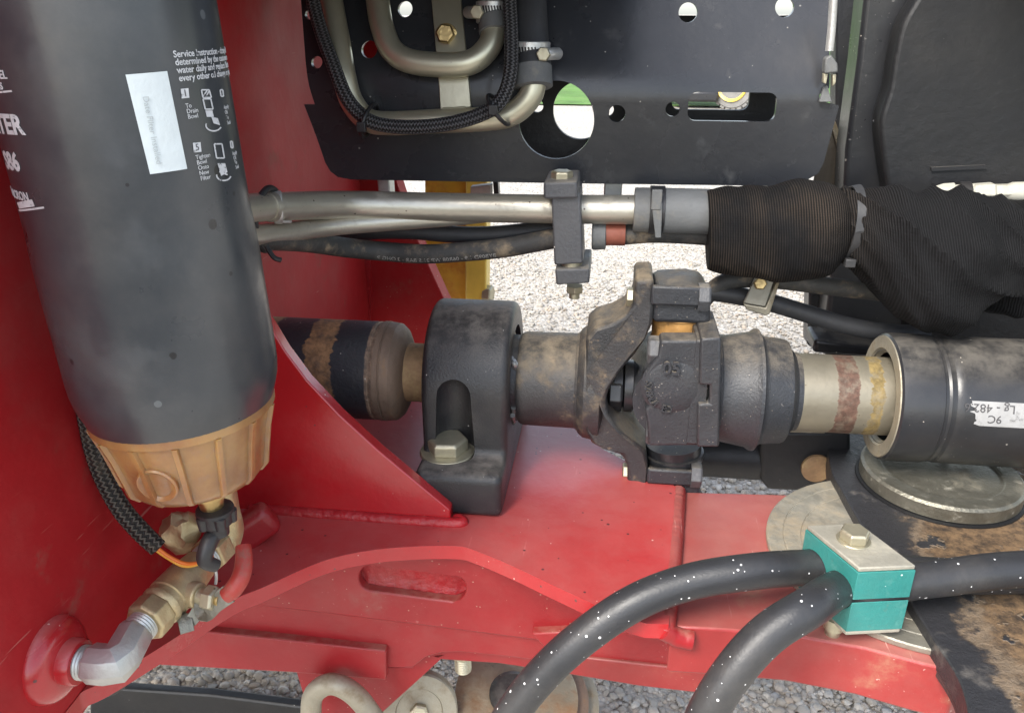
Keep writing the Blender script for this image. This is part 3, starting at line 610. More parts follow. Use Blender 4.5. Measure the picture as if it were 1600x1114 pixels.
MB().box(PY(1098, 617, -.036)+V(0, .002, 0), (.008, .004, .012)).build('drive_key', 'black_paint', s2, bevel=.0006)
x2 = lambda px: PY(px, 600, -.026).x
def lat2(name, mat, prof, cap=True): return MB().lathe((0, 0, AZ), (1, 0, 0), [(x2(a), b) for a, b in prof], 72, cap=cap).build(name, mat, s2, smooth=28)
lat2('yoke_neck', 'black_cast', [(1120, .0335), (1128, .0345), (1130, .0338), (1140, .0336), (1180, .0362), (1188, .0382), (1193, .0382), (1197, .0355), (1204, .0338), (1238, .0325), (1242, .0318), (1247, .028), (1254, .0250), (1262, .0243)])
lat2('splined_neck', 'spline_shaft', [(1255, .0243), (1430, .0240)])
sh_ = 22
lat2('slip_tube', 'black_paint', [(a_+sh_, b_) for a_, b_ in [(1384, .0285), (1384, .0345), (1382, .0370), (1386, .0388), (1396, .0392), (1446, .0392), (1450, .0390), (1452, .0382), (1457, .0378), (1461, .0384), (1464, .0380), (1470, .0378), (1475, .0387), (1484, .0388), (1700, .0388)]], cap=False)
lat2('tube_ring', 'ring_steel', [(a_+sh_, b_) for a_, b_ in [(1383, .0375), (1381, .0372), (1381, .0300), (1383.5, .0290), (1392, .0270)]], cap=False)
RT2 = .0388
def tubehit(px, py, r):
    rr_ = ray(px, py); o = CAM-V(0, 0, AZ); a = rr_.y**2+rr_.z**2; b = 2*(o.y*rr_.y+o.z*rr_.z); c = o.y**2+o.z**2-r*r; q = b*b-4*a*c
    t_ = (-b-math.sqrt(max(q, 0)))/(2*a); p_ = CAM+rr_*t_; return p_
def on_tube(x, ang, r): return V(x, r*math.cos(ang), AZ+r*math.sin(ang))
h0 = tubehit(1518, 626, RT2); h1 = tubehit(1600, 664, RT2)
a0 = math.atan2(h0.z-AZ, h0.y); a1 = math.atan2(h1.z-AZ, h1.y); x0 = h0.x
if a0 < 0: a0 += 2*math.pi
if a1 < 0: a1 += 2*math.pi
sm = MB(); nA, nX = 14, 12; vs = []; rr_ = RT2+.00025
for i in range(nA+1):
    for j in range(nX+1):
        aa = a0+(a1-a0)*i/nA*1.15; tear = .004*(i/nA)+.005*noise.noise(V(i*.9, 3, 0)) if j == 0 else 0
        vs.append(on_tube(x0+.12*j/nX+(tear if j == 0 else (.004 if j == 1 else 0)), aa, rr_))
sm.add(vs, [(i*(nX+1)+j, i*(nX+1)+j+1, (i+1)*(nX+1)+j+1, (i+1)*(nX+1)+j) for i in range(nA) for j in range(nX)])
lb_ = sm.build('paper_label', 'label_paper', s2)
def lab(xo, ao): # upside-down print
    return lambda x, y, z: on_tube(xo-x, ao+(y)/RT2, RT2+.0005+z)
hA = tubehit(1587, 634, RT2); aA = math.atan2(hA.z-AZ, hA.y) % (2*math.pi)
text('Lg - 482.6', .0068, lab(hA.x, aA), 'printed_text', 'print_black', lb_, ext=.00005)
hA = tubehit(1566, 650, RT2); aA = math.atan2(hA.z-AZ, hA.y) % (2*math.pi)
text('9C', .0064, lab(hA.x, aA), 'printed_text', 'print_black', lb_, ext=.00005)

# ================================================================== FUEL FILTER
fa = CAM+ray(265, 600)*.32; FX, FYc = fa.x, fa.y; RF = .0388
ff = thing('fuel_filter', 'tall black spin-on fuel filter with white printing and amber sediment bowl', 'filter', (FX, FYc, .185))
zf = lambda py: PY(270, py, FYc-RF*.6).z
za = PY(280, 694, FYc-RF).z                       # lower rim of the can
MB().lathe((FX, FYc, 0), (0, 0, 1), [(za-.007, RF*.875), (za-.003, RF*.915), (za+.001, RF*.948), (za+.005, RF*.978), (za+.010, RF*.996), (za+.014, RF), (za+.054, RF*1.0), (za+.060, RF*.997), (za+.066, RF*.989), (za+.072, RF*.982), (za+.078, RF*.980), (za+.225, RF*.980)], 96).build('filter_can', 'filter_paint', ff, smooth=50)
can_r = RF*.980
bz = za-.004
bw = MB().lathe((FX, FYc, 0), (0, 0, 1), [(bz-.034, RF*.30), (bz-.0338, RF*.55), (bz-.0325, RF*.66), (bz-.029, RF*.725), (bz-.012, RF*.815), (bz-.003, RF*.88), (bz-.0025, RF*.912), (bz+.0015, RF*.912), (bz+.002, RF*.86)], 72).build('sediment_bowl', 'amber', ff, smooth=40)
for k in range(14):
    a = 2*math.pi*(k+.35)/14; u = V(math.cos(a), math.sin(a), 0); tv = V(-math.sin(a), math.cos(a), 0); q = []
    b = MB(); vs = []
    for (z, r) in ((bz-.0320, RF*.66), (bz-.029, RF*.732), (bz-.012, RF*.822), (bz-.0028, RF*.890)):
        for s_, dr in ((-.0016, -.001), (-.0009, .0013), (.0009, .0013), (.0016, -.001)): vs.append(V(FX, FYc, z)+u*(r+dr)+tv*s_)
    b.add(vs, [(i*4+j, i*4+j+1, (i+1)*4+j+1, (i+1)*4+j) for i in range(3) for j in range(3)]+[(0, 1, 2, 3), (12, 13, 14, 15)]).build('bowl_rib', 'amber', bw)
def cylhit(px, py, r):
    rr = ray(px, py); ox, oy = CAM.x-FX, CAM.y-FYc; a = rr.x**2+rr.y**2; b = 2*(ox*rr.x+oy*rr.y); c = ox*ox+oy*oy-r*r
    t_ = (-b-math.sqrt(max(b*b-4*a*c, 0)))/(2*a); p = CAM+rr*t_; return math.atan2(p.y-FYc, p.x-FX), p.z
def oncan(th, z, dr=.0002): return V(FX+(can_r+dr)*math.cos(th), FYc+(can_r+dr)*math.sin(th), z)
th, zz = cylhit(226, 757, RF*.77); u = V(math.cos(th), math.sin(th), -.2).normalized(); c = V(FX+RF*.755*math.cos(th), FYc+RF*.755*math.sin(th), zz)
MB().lathe(c, u, [(-.003, .0080), (.0010, .0080), (.0016, .0074), (.0010, .0062), (.0004, .0055), (.0004, .0003)], 32).build('bowl_window', 'amber', bw)
def patch(cs, name, mat, parent, n=10, dr=.0002):
    """curved patch on the can with the corners at four measured points"""
    h = [cylhit(a, b, can_r) for a, b in cs]; vs = []
    for i in range(n+1):
        for j in range(n+1):
            s_, t_ = i/n, j/n
            q = [h[0][k]*(1-s_)*(1-t_)+h[1][k]*s_*(1-t_)+h[2][k]*s_*t_+h[3][k]*(1-s_)*t_ for k in (0, 1)]; vs.append(oncan(q[0], q[1], dr))
    return MB().add(vs, [(i*(n+1)+j, (i+1)*(n+1)+j, (i+1)*(n+1)+j+1, i*(n+1)+j+1) for i in range(n) for j in range(n)]).build(name, mat, parent, fix=False)
def cantext(body, size, px, py, name='printed_text', mat='print_white', align='LEFT', bold=0., rot=0., tilt=0., par=None, dr=.0002):
    th, z0 = cylhit(px, py, can_r)
    def fn(x, y, z):
        c, s_ = math.cos(rot), math.sin(rot); x, y = x*c-y*s_, x*s_+y*c
        return oncan(th+x/can_r, z0+y+tilt*x, dr+z)
    return text(body, size, fn, name, mat, par or ff, ext=.00003, align=align, bold=bold)
st = patch([(199, 122), (264, 118), (290, 270), (232, 277)], 'sticker', 'sticker', ff)
cantext('Date Filter Installed', .0026, 224, 156, mat='print_grey', rot=-math.pi/2, par=st, dr=.0005)
cantext('FUEL', .0034, 14, 121, align='RIGHT', bold=.0001); cantext('SEPARATORS', .0028, 7, 137, align='RIGHT', bold=.0001)
patch([(-40, 141), (20, 139), (21, 142), (-40, 144)], 'printed_rule', 'print_white', ff, 3)
cantext('WATER', .0082, 38, 208, align='RIGHT', bold=.0003)
cantext('S86', .0078, 30, 264, align='RIGHT', bold=.0003)
cantext('25 MICRON', .0040, 42, 312, align='RIGHT', bold=.0001); patch([(22, 312), (46, 309), (50, 320), (25, 322)], 'printed_block', 'print_white', ff, 3)
patch([(24, 323), (64, 321), (65, 324), (25, 326)], 'printed_rule', 'print_white', ff, 3)
for i, ln in enumerate(('Service Instruction - change filter', 'determined by the customer use.', 'water daily and replace filter at', 'every other oil change or yearly.')):
    cantext(ln, .0028, 275+i*2.4, 97+i*12.4, bold=.00005)
def iconbox(px, py, d): 
    b_ = patch([(px-6, py-7), (px+6, py-8), (px+7, py+7), (px-5, py+8)], 'printed_box', 'print_white', ff, 3)
    cantext(d, .0030, px-2, py+5, mat='print_black', par=b_, dr=.0004)
iconbox(290, 153, '1'); iconbox(306, 237, '5')
for i, ln in enumerate(('To', 'Drain', 'Bowl')): cantext(ln, .0020, 291+i*1.5, 176+i*8.4)
for i, ln in enumerate(('Tighten', 'Bowl', 'Onto', 'New', 'Filter')): cantext(ln, .0020, 304+i*1.6, 256+i*8.2)
for i, ln in enumerate(('Apply', 'Oil', 'To', 'Seal')): cantext(ln, .0018, 350+i*1.5, 178+i*8); cantext(ln, .0018, 361+i*1.4, 250+i*7)
def strokes(lines, wd=1.1):
    for l in lines:
        for a, b in zip(l, l[1:]):
            d = Vector((b[0]-a[0], b[1]-a[1])); nrm = Vector((-d.y, d.x)).normalized()*wd
            yield [(a[0]-nrm.x, a[1]-nrm.y), (b[0]-nrm.x, b[1]-nrm.y), (b[0]+nrm.x, b[1]+nrm.y), (a[0]+nrm.x, a[1]+nrm.y)]
def icon(lines, fills):
    b = MB()
    for q in list(strokes(lines))+fills: 
        b.add([oncan(*cylhit(x, y, can_r)) for x, y in q], [(0, 1, 2, 3)])
    b.build('printed_pictogram', 'print_white', ff, fix=False)
arc = lambda cx, cy, rx, ry, a0_, a1_: [(cx+rx*math.cos(R(a)), cy+ry*math.sin(R(a))) for a in range(a0_, a1_+1, 20)]
icon([[(316, 148), (328, 148), (331, 160), (318, 160), (316, 148)], [(318, 162), (330, 162), (333, 178), (321, 178), (318, 162)], [(318, 158), (325, 149)], [(322, 159), (328, 150)], arc(333, 203, 12, 9, 20, 200)], [[(321, 180), (332, 180), (334, 190), (323, 190)], [(330, 190), (340, 192), (343, 203), (333, 200)]])
icon([[(333, 232), (345, 232), (348, 254), (336, 254), (333, 232)], arc(346, 281, 11, 8, 10, 200), [(339, 275), (352, 280)]], [[(337, 262), (349, 262), (352, 276), (342, 282)]])
icon([[(345, 148), (349, 148), (350, 158), (346, 158), (345, 148)], [(358, 228), (361, 228), (362, 238), (359, 238), (358, 228)]], [])
ff.rotation_euler = (0, R(-2.2), 0)                # the filter hangs a little out of plumb
# drain below the bowl
dr = thing('drain_valve', 'brass drain stem with black winged knob under the amber bowl', 'drain valve', V(FX, FYc, bz-.06))
dx, dy = PY(333, 800, FYc).x, FYc
zb = bz-.034
MB().lathe((dx, dy, zb), (0, 0, -1), [(-.008, .0086), (.006, .0084), (.0085, .0076), (.009, .0055), (.018, .0045)], 32).build('brass_stem', 'brass', dr)
kn = MB().lathe((dx+.001, dy, zb-.0145), (0, 0, -1), [(0, .0060), (.001, .0078), (.0025, .0080), (.003, .0070), (.008, .0068), (.0095, .0048), (.014, .0044)], 28).build('knob', 'plastic_black', dr)
for k in range(5):
    a = 2*math.pi*k/5+.4; u = V(math.cos(a), math.sin(a), 0)
    MB().lathe(V(dx+.001, dy, zb-.0228)+u*.0062, (0, 0, 1), [(0, .0021), (.0055, .0026), (.006, .0021)], 14).build('knob_lobe', 'plastic_black', kn)
a = PY(326, 858, FYc-.008); MB().tube([a+V(0, .008, .004), a+V(-.001, .002, .001), a+V(-.002, -.001, -.005), a+V(.001, .002, -.010)], [.0036, .0036, .0034, .0028], 14).build('spout', 'plastic_black', dr)

# braided sensor harness
wh = thing('sensor_harness', 'brown braided sensor sleeve ending in two orange wires beside the filter bowl', 'cable', PY(240, 850, -.19))
hy = -.188
MB().tube([PY(a, b, hy) for a, b in ((125, 600), (138, 665), (147, 705), (165, 752), (192, 798), (222, 832), (247, 856))], [.0038, .0038, .0039, .0041, .0043, .0043, .0041], 24, n=90).build('braided_sleeve', 'braid_brown', wh)
for i, (m_, off) in enumerate((('wire_orange', 0), ('wire_yellow', 4))):
    MB().tube([PY(a, b, hy-.002) for a, b in ((246, 856+off), (262, 868+off*.7), (285, 879+off), (305, 880+off*.5), (320, 873), (332, 868))], .0009, 10).build('wire', m_, wh)
MB().tube([PY(a, b, hy-.003) for a, b in ((322, 878), (334, 884), (338, 897), (337, 912))], .0007, 8).build('wire', 'clamp_steel', wh)

# ================================================================== BALL VALVE LINE
bv = thing('ball_valve', 'dusty brass ball valve and elbow with red lever, screwed into the red wall', 'ball valve', PX(150, 1040, -.14))
e0 = bc+V(.0095, 0, 0); e1 = bc+V(.034, 0.000, -.002)
vz = -.032; K = .86
d0 = PZ(203, 998, vz); d1 = PZ(345, 848, vz+.004)
dv = (d1-d0).normalized(); rv = .0098
MB().lathe(e0, (1, 0, 0), [(i*.0007, .0067+(.0005 if i % 2 else 0)) for i in range(14)], 28).build('pipe_thread', 'galvanised', bv)
def leg(p, q, r, seg=8): return MB().lathe(p, q-p, [(0, r*.96), (.0012, r), ((q-p).length-.0012, r), ((q-p).length, r*.95)], seg, a0=math.pi/8)
a_ = e0+V(.0065, 0, 0); ec = V(a_.x+.0125, e0.y, e0.z); r_e = .0083
dA = (ec-a_).normalized(); dB = (d0+dv*.004-ec).normalized()
MB().tube([a_, a_+dA*.001, ec-dA*.0050, ec-dA*.0012+dB*.0012, ec+dB*.0050, d0+dv*.003, d0+dv*.004], [r_e*.93, r_e, r_e, r_e*1.07, r_e, r_e*.97, r_e*.90], 8, raw=True).build('elbow', 'galvanised', bv, bevel=.0012, seg=2, angle=20)
t1 = d0+dv*.003
MB().lathe(t1, dv, [(i*.0007, .0066+(.0005 if i % 2 else 0)) for i in range(12)], 28).build('pipe_thread', 'galvanised', bv)
b0 = t1+dv*.006
def vl(name, mat, prof_, seg=40, **kw): return MB().lathe(b0, dv, [(t_*K, r_*.80) for t_, r_ in prof_], seg).build(name, mat, bv, **kw)
vl('valve_hex', 'valve_brass', [(0, .0116), (.001, .0124), (.010, .0124), (.011, .0116)], 8, bevel=.0006, smooth=0)
vl('valve_body', 'valve_brass', [(.010, .0105), (.012, .0122), (.014, .0126), (.0145, .0114), (.018, .0116), (.0185, .0126), (.034, .0122), (.038, .0112), (.044, .0104), (.046, .0102)])
vl('pipe_thread', 'galvanised', [(.044+i*.0008, .0088+(.0005 if i % 2 else 0)) for i in range(13)], 28)
vl('street_hex', 'valve_brass', [(.053, .0112), (.054, .0120), (.064, .0120), (.065, .0112)], 6, bevel=.0006, smooth=0)
te = b0+dv*(.060*K)
MB().tube([te, te+dv*.006, te+dv*.010+V(0, 0, .005), te+dv*.0105+V(0, 0, .016), te+dv*.0105+V(0, 0, .036)], [.0075, .0086, .0088, .0078, .0078], 24).build('upper_elbow', 'valve_brass', bv)
# stem, lever and nut face the viewer
vw = (CAM-(b0+dv*.022)).normalized(); side = (vw*.75+V(.9, 0, -.45)); side = (side-dv*side.dot(dv)).normalized()
sc_ = b0+dv*(.025*K)
MB().cyl(sc_, sc_+side*.0130, .0060, 24).build('stem_boss', 'valve_brass', bv, bevel=.0008)
MB().cyl(sc_+side*.0130, sc_+side*.0185, .0040, 20).build('stem', 'zinc', bv)
def ribbon(pts, w0, w1, th, name, mat, bev=.0004):
    """flat bar whose broad side faces the valve stem's axis"""
    P = spl(pts, 7); n_ = len(P); vs = []
    for i, p in enumerate(P):
        t_ = (P[min(i+1, n_-1)]-P[max(i-1, 0)]).normalized(); nn = (CAM-p).normalized(); nn = (nn-t_*nn.dot(t_)).normalized(); wv = t_.cross(nn); wd_ = w0+(w1-w0)*i/(n_-1)
        for s_, h_ in ((-1, -1), (1, -1), (1, 1), (-1, 1)): vs.append(p+wv*(wd_*.5*s_)+nn*(th*.5*h_))
    fs = [(i*4+j, i*4+(j+1) % 4, (i+1)*4+(j+1) % 4, (i+1)*4+j) for i in range(n_-1) for j in range(4)]+[(3, 2, 1, 0), tuple(range((n_-1)*4, n_*4))]
    return MB().add(vs, fs).build(name, mat, bv, bevel=bev)
lc = sc_+side*.0155
def at_depth(px, py, d): r_ = ray(px, py); return CAM+r_*d
dl = (lc-CAM).dot(FW)
ribbon([lc-side*.001, at_depth(320, 957, dl-.002), at_depth(337, 942, dl-.003), at_depth(358, 927, dl-.003)], .0075, .0088, .0018, 'lever', 'pin_steel')
MB().tube([at_depth(352, 931, dl-.003), at_depth(364, 921, dl-.003), at_depth(376, 902, dl-.002), at_depth(381, 878, dl+.001), at_depth(380, 852, dl+.004)], [.0036, .0042, .0042, .0040, .0034], 16, n=30).build('lever_grip', 'grip_red', bv)
ribbon([lc, at_depth(300, 968, dl-.002), at_depth(284, 966, dl-.001), at_depth(279, 970, dl)], .0055, .006, .0018, 'lever_tail', 'pin_steel')
ribbon([at_depth(288, 960, dl-.002), at_depth(290, 972, dl-.004), at_depth(293, 988, dl-.005)], .0066, .0060, .0016, 'lever_stop', 'pin_steel')
hexbolt(bv, lc+side*.0012, side, .0060, .0055, 'zinc', name='nut', a0=.1)
MB().cyl(lc+side*.0066, lc+side*.0082, .0028, 16).build('stem_end', 'brass', bv, bevel=.0003)
# dirt-caked fitting behind the stem
b = MB(); bmq = bmesh.new(); bmesh.ops.create_icosphere(bmq, subdivisions=3, radius=1); c = PY(283, 830, -.160)
b.add([c+V(v.co.x*.010, v.co.y*.009, v.co.z*.011)*(1+.25*noise.noise(v.co*2)) for v in bmq.verts], [[v.index for v in f.verts] for f in bmq.faces]); bmq.free()
tag(b.build('caked_fitting', 'valve_brass'), 'lump of a fitting caked in dirt behind the drain knob', 'fitting')

# ================================================================== BLACK MOUNTING SHEET (bent) AND THE SHEET BEHIND
YP = .060; BEND = PY(900, 128, YP).z; LEAN = math.tan(R(28))
def bend_mesh(b, ybase):
    me = b.mesh('sheet'); bm = bmesh.new(); bm.from_mesh(me); bmesh.ops.remove_doubles(bm, verts=bm.verts[:], dist=1e-6)
    for k in range(9):
        z = BEND-.012+.003*k; bmesh.ops.bisect_plane(bm, geom=bm.verts[:]+bm.edges[:]+bm.faces[:], plane_co=(0, 0, z), plane_no=(0, 0, 1))
    for v in bm.verts:
        d = v.co.z-(BEND-.012)
        if d > 0: v.co.y += LEAN*(d*d/(2*.024) if d < .024 else d-.012)
    bmesh.ops.recalc_face_normals(bm, faces=bm.faces[:]); bm.to_mesh(me); bm.free(); return me
mp = thing('mounting_sheet', 'bent black sheet metal panel with round and slotted holes', 'panel', PY(880, 285, YP))
def yl(px, py):      # undo the lean so that measured points on the upper part land right
    p = PY(px, py, YP)
    for _ in range(6):
        d = p.z-(BEND-.012); dy = 0 if d <= 0 else LEAN*(d*d/(2*.024) if d < .024 else d-.012); p = PY(px, py, YP+dy)
    return V(p.x, YP, p.z)
out = [(468, -20), (470, 0), (483, 135), (492, 164), (475, 164), (479, 174), (494, 213), (508, 254), (516, 268), (528, 277), (549, 281), (900, 287), (1215, 291), (1255, 285), (1278, 272), (1287, 255), (1311, 166), (1290, 160), (1280, 157), (1281, 148), (1296, 138), (1296, 72), (1299, 0), (1301, -20)]
o3 = [yl(*p) for p in out]; o3 = [V(o3[0].x-.01, YP, .42)]+o3+[V(o3[-1].x+.01, YP, .42)]
def hole(px, py, r, n=28): c = yl(px, py); s_ = S(PY(px, py, YP)); return circ(c, V(1, 0, 0), V(0, 0, 1), r*s_, n)
def slotz(x0, x1, y0, y1, r, fn):
    a, b = fn(x0, y0), fn(x1, y1); o = []
    for cx_, cz_, a0_ in ((b.x-r, a.z-r, 0), (a.x+r, a.z-r, 90), (a.x+r, b.z+r, 180), (b.x-r, b.z+r, 270)):
        for k in range(6): t_ = R(a0_+18*k); o.append(V(cx_+r*math.cos(t_), a.y, cz_+r*math.sin(t_)))
    return o
holes = [hole(633, 15, 12), hole(577, 78, 13), hole(495, 98, 9), hole(484, 23, 8), hole(1075, 20, 15), hole(1226, 12, 15), hole(869, 189, 59, 64), hole(964, 178, 13), hole(1051, 171, 11), slotz(1077, 1210, 144, 191, .005, yl)]
b = MB().plate(o3, holes, (0, .004, 0)); me = bend_mesh(b, YP); me.materials.append(M['black_sheet']); link('sheet', me, mp, bevel=.0008, smooth=40, angle=55)
YB = .125
def pb_(px, py): return PY(px, py, YB)
bo = [pb_(*p) for p in ((800, 22), (1196, 26), (1215, 24), (1250, 262), (1240, 272), (780, 268))]
bh = [circ(pb_(908, 173), V(1,0,0), V(0,0,1), 44*S(pb_(908, 173)), 48), circ(pb_(839, 166), V(1,0,0), V(0,0,1), 10*S(pb_(839, 166)), 20), circ(pb_(949, 172), V(1,0,0), V(0,0,1), 10*S(pb_(950, 172)), 20), slotz(1052, 1169, 128, 173, .005, pb_)]
bo = [pb_(*p) for p in ((800, 22), (1196, 26), (1245, 24), (1260, 262), (1240, 272), (780, 268))]
MB().plate(bo, bh, (0, .005, 0)).build('rear_sheet', 'black_dark', mp, bevel=.0006, smooth=40, angle=55)
a, b_ = PY(590, 285, YP+.012), PY(610, 305, YP+.012)
MB().box(((a.x+b_.x)/2, YP+.018, (a.z+b_.z)/2+.004), (abs(b_.x-a.x), .014, .022)).build('standoff', 'galvanised', mp, bevel=.001)
MB().box(PY(958, 290, YP+.02), (.012, .02, .014)).build('standoff', 'galvanised', mp, bevel=.001)
# cut-off strap with forked connector hanging at the panel's edge
ck = thing('cable_fork', 'small grey forked connector hanging on a rod at the black panel edge', 'connector', PY(1298, 150, YP))
MB().tube([PY(1304, -30, YP-.006), PY(1300, 40, YP-.006), PY(1296, 80, YP-.006)], .0024, 12).build('rod', 'clamp_steel', ck)
MB().prism(pxpoly([(1290, 92), (1299, 86), (1309, 100), (1310, 114), (1288, 116)], YP-.010), (0, .008, 0)).build('fork_head', 'rubber_grey', ck, bevel=.001)
for q in ([(1287, 115), (1294, 116), (1291, 132), (1286, 130)], [(1301, 116), (1307, 116), (1306, 130), (1301, 136)]): MB().prism(pxpoly(q, YP-.008), (0, .004, 0)).build('fork_tine', 'zinc', ck, bevel=.0004)
MB().prism(pxpoly([(1288, 136), (1293, 134), (1300, 160), (1280, 160)], YP-.004), (0, .003, 0)).build('tongue', 'rubber_grey', ck, bevel=.0004)

# ================================================================== COOLANT PIPES ON THE PANEL
def on_panel(px, py, off):
    """point standing off the bent panel by a distance"""
    p = PY(px, py, YP)
    for _ in range(6):
        d = p.z-(BEND-.012); dy = 0 if d <= 0 else LEAN*(d*d/(2*.024) if d < .024 else d-.012); p = PY(px, py, YP+dy-off)
    return p
cp = thing('pipe_bracket', 'pair of U-bent zinc plated pipes on a flat strap bolted to the black panel', 'pipes', on_panel(705, 190, .01))
rp = .0075
MB().tube([on_panel(a, b, .012) for a, b in ((508, -60), (517, 0), (528, 60), (538, 120), (550, 160), (575, 188), (610, 193), (680, 190), (760, 186), (800, 178), (828, 152), (836, 118), (838, 80))], rp, 24, n=130).build('outer_pipe', 'pipe_zinc', cp)
MB().tube([on_panel(a, b, .012) for a, b in ((583, -60), (590, 0), (597, 42), (612, 78), (640, 96), (690, 102), (735, 98), (762, 76), (772, 48), (774, 10))], rp, 24, n=110).build('inner_pipe', 'pipe_zinc', cp)
sp = [on_panel(672, -40, .0042), on_panel(722, -40, .0042), on_panel(735, 168, .0042), on_panel(688, 172, .0042)]
top = [on_panel(a, b, .0042) for a, b in ((671, -60), (674, 0), (680, 70), (684, 110), (688, 172))]; bot = [on_panel(a, b, .0042) for a, b in ((717, -60), (720, 0), (727, 70), (731, 110), (736, 168))]
sb = MB(); vs = []
for l, r_ in zip(top, bot): vs += [l, r_, r_+V(0, .0035, 0), l+V(0, .0035, 0)]
sb.add(vs, [(i*4+j, i*4+(j+1) % 4, (i+1)*4+(j+1) % 4, (i+1)*4+j) for i in range(4) for j in range(4)]+[(3, 2, 1, 0), (16, 17, 18, 19)]); sb.build('strap', 'pipe_zinc', cp, bevel=.0005, angle=50)
hexbolt(cp, on_panel(697, 55, .0045), (0.02, -1, .2), .0062, .0055, 'brass', washer=(.0072, .0012), a0=.1)
MB().tube([on_panel(a, 106+1.5*math.sin(a), .008) for a in range(690, 730, 6)], .0018, 8).build('weld_bead', 'pipe_zinc', cp)
MB().tube([on_panel(a, 172+1.2*math.sin(a), .008) for a in range(692, 734, 6)], .0018, 8).build('weld_bead', 'pipe_zinc', cp)
# rubber hoses and worm clamps
def wormclamp(px, py, rpx, off, name, label, flip=1, hgt=34):
    c = on_panel(px, py, off); s_ = S(c); t_ = thing(name, label, 'hose clamp', c, 'worm drive hose clamps')
    ax = V(.0, .05, 1).normalized(); r_ = rpx*s_; h_ = hgt*s_
    bd = MB().lathe(c-ax*h_/2, ax, [(0, r_), (.0006, r_+.0007), (h_-.0006, r_+.0007), (h_, r_)], 48).build('band', 'clamp_steel', t_)
    for k in range(7):
        a = -math.pi/2+flip*(-.65+.17*k); u = V(math.cos(a), math.sin(a), 0)
        MB().box(c+u*(r_+.0007), (.0004, .0010, h_*.62), Matrix.Rotation(a, 3, 'Z') @ Matrix.Rotation(.22, 3, 'X')).build('band_slot', 'plastic_black', bd)
    a = -math.pi/2+flip*.95; u = V(math.cos(a), math.sin(a), 0); tv = V(-math.sin(a), math.cos(a), 0)*flip
    MB().lathe(c+u*(r_+.003)-tv*.004, tv, [(0, .003), (.001, .0036), (.013, .0036), (.014, .003)], 20).build('screw_housing', 'clamp_steel', t_)
    sc2 = c+u*(r_+.003)-tv*.0045
    hexbolt(t_, sc2, (-.1, -1, 0.1), .0044, .003, 'zinc', name='screw_head')
    return t_
hs = thing('coolant_hose', 'black rubber hose dropping down onto the outer bent pipe', 'hose', on_panel(832, 130, .012))
MB().tube([on_panel(a, b, .012) for a, b in ((822, -60), (826, 0), (829, 60), (832, 100), (833, 131))], [.0112, .0112, .0112, .0115, .0117], 28, n=40).build('hose_wall', 'rubber', hs)
MB().lathe(on_panel(832, 105, .012), on_panel(833, 133, .012)-on_panel(832, 105, .012), [(0, .0119), (.012, .0121), (.0125, .0112)], 32).build('hose_end', 'rubber_grey', hs)
wormclamp(830, 84, 28, .012, 'hose_clamp', 'steel worm clamp round the large black hose above the outer pipe')
hs2 = thing('pipe_hose', 'short rubber hose end on the inner bent pipe behind the braided cable', 'hose', on_panel(772, 50, .012))
MB().tube([on_panel(a, b, .012) for a, b in ((770, -60), (771, 0), (772, 30), (773, 52))], .0098, 24).build('hose_wall', 'rubber_grey', hs2)
wormclamp(770, 20, 24.5, .012, 'hose_clamp', 'steel worm clamp at the top edge, left of the braided cable', flip=-1, hgt=32)
bc_ = thing('braided_cable', 'grey braided cable sleeve tied along the outer bent pipe', 'cable', on_panel(640, 200, .03))
MB().tube([on_panel(a, b, .026 if 500 < a < 800 else .027) for a, b in ((478, -60), (489, 0), (502, 50), (520, 100), (540, 150), (562, 178), (590, 194), (640, 199), (700, 194), (752, 179), (782, 158), (797, 118), (799, 60), (796, 0), (794, -60))], .0044, 20, n=220).build('sleeve', 'braid_grey', bc_)
for px, py, ang, nm in ((577, 189, 1.0, 'lower bend left of the strap'), (779, 172, 1.15, 'bend below the black hose')):
    zt = thing('cable_tie', 'black cable tie round braided cable and pipe at the '+nm, 'cable tie', on_panel(px, py, .02), 'cable ties on the bent pipe')
    c = on_panel(px, py, .018); ax = V(math.cos(ang*.35), 0, -math.sin(ang*.35)) if px < 700 else V(.8, 0, .6); u = V(0, 1, 0); v_ = ax.cross(u).normalized()
    MB().tube([c+u*(.0155*math.cos(t_*.5236))+v_*(.0105*math.sin(t_*.5236)) for t_ in range(13)], .0013, 8, n=48).build('strap', 'plastic_black', zt)
    MB().box(c-u*.0150+v_*.002*(-1 if px < 700 else 1), (.0055, .004, .006)).build('head', 'plastic_black', zt, bevel=.0005)

# ================================================================== LONG TUBES AND HOSES
YT = .030
lt = thing('steel_tube', 'long horizontal zinc plated steel tube below the black panel', 'tube', PY(640, 322, YT))
MB().tube([PY(a, b, y) for a, b, y in ((330, 333, -.115), (395, 325, -.065), (440, 323, -.040), (500, 321, -.010), (570, 321, .014), (700, 324, YT), (860, 327, YT), (1000, 328, YT))], [.0074, .0076, .0080, .0084, .0088, .0090, .0090, .0090], 28, n=80).build('tube_wall', 'tube_steel', lt)
MB().lathe(PY(418, 324, -.052), (PY(450, 322, -.036)-PY(418, 324, -.052)), [(0, .0080), (.003, .0084), (.007, .0083), (.0075, .0079)], 32).build('tube_collar', 'tube_steel', lt)
hl = thing('lower_tube', 'dirty steel tube crossing under the long tube', 'tube', PY(500, 360, YT))
MB().tube([PY(a, b, y) for a, b, y in ((330, 378, -.115), (400, 368, -.062), (470, 360, -.022), (540, 352, .004), (620, 346, .022), (720, 338, .034), (850, 322, .034))], .0058, 24, n=60).build('tube_wall', 'tube_steel', hl)
h1_ = thing('printed_hose', 'dusty black rubber hose with faint white printing sagging below the tubes', 'hose', PY(680, 395, YT))
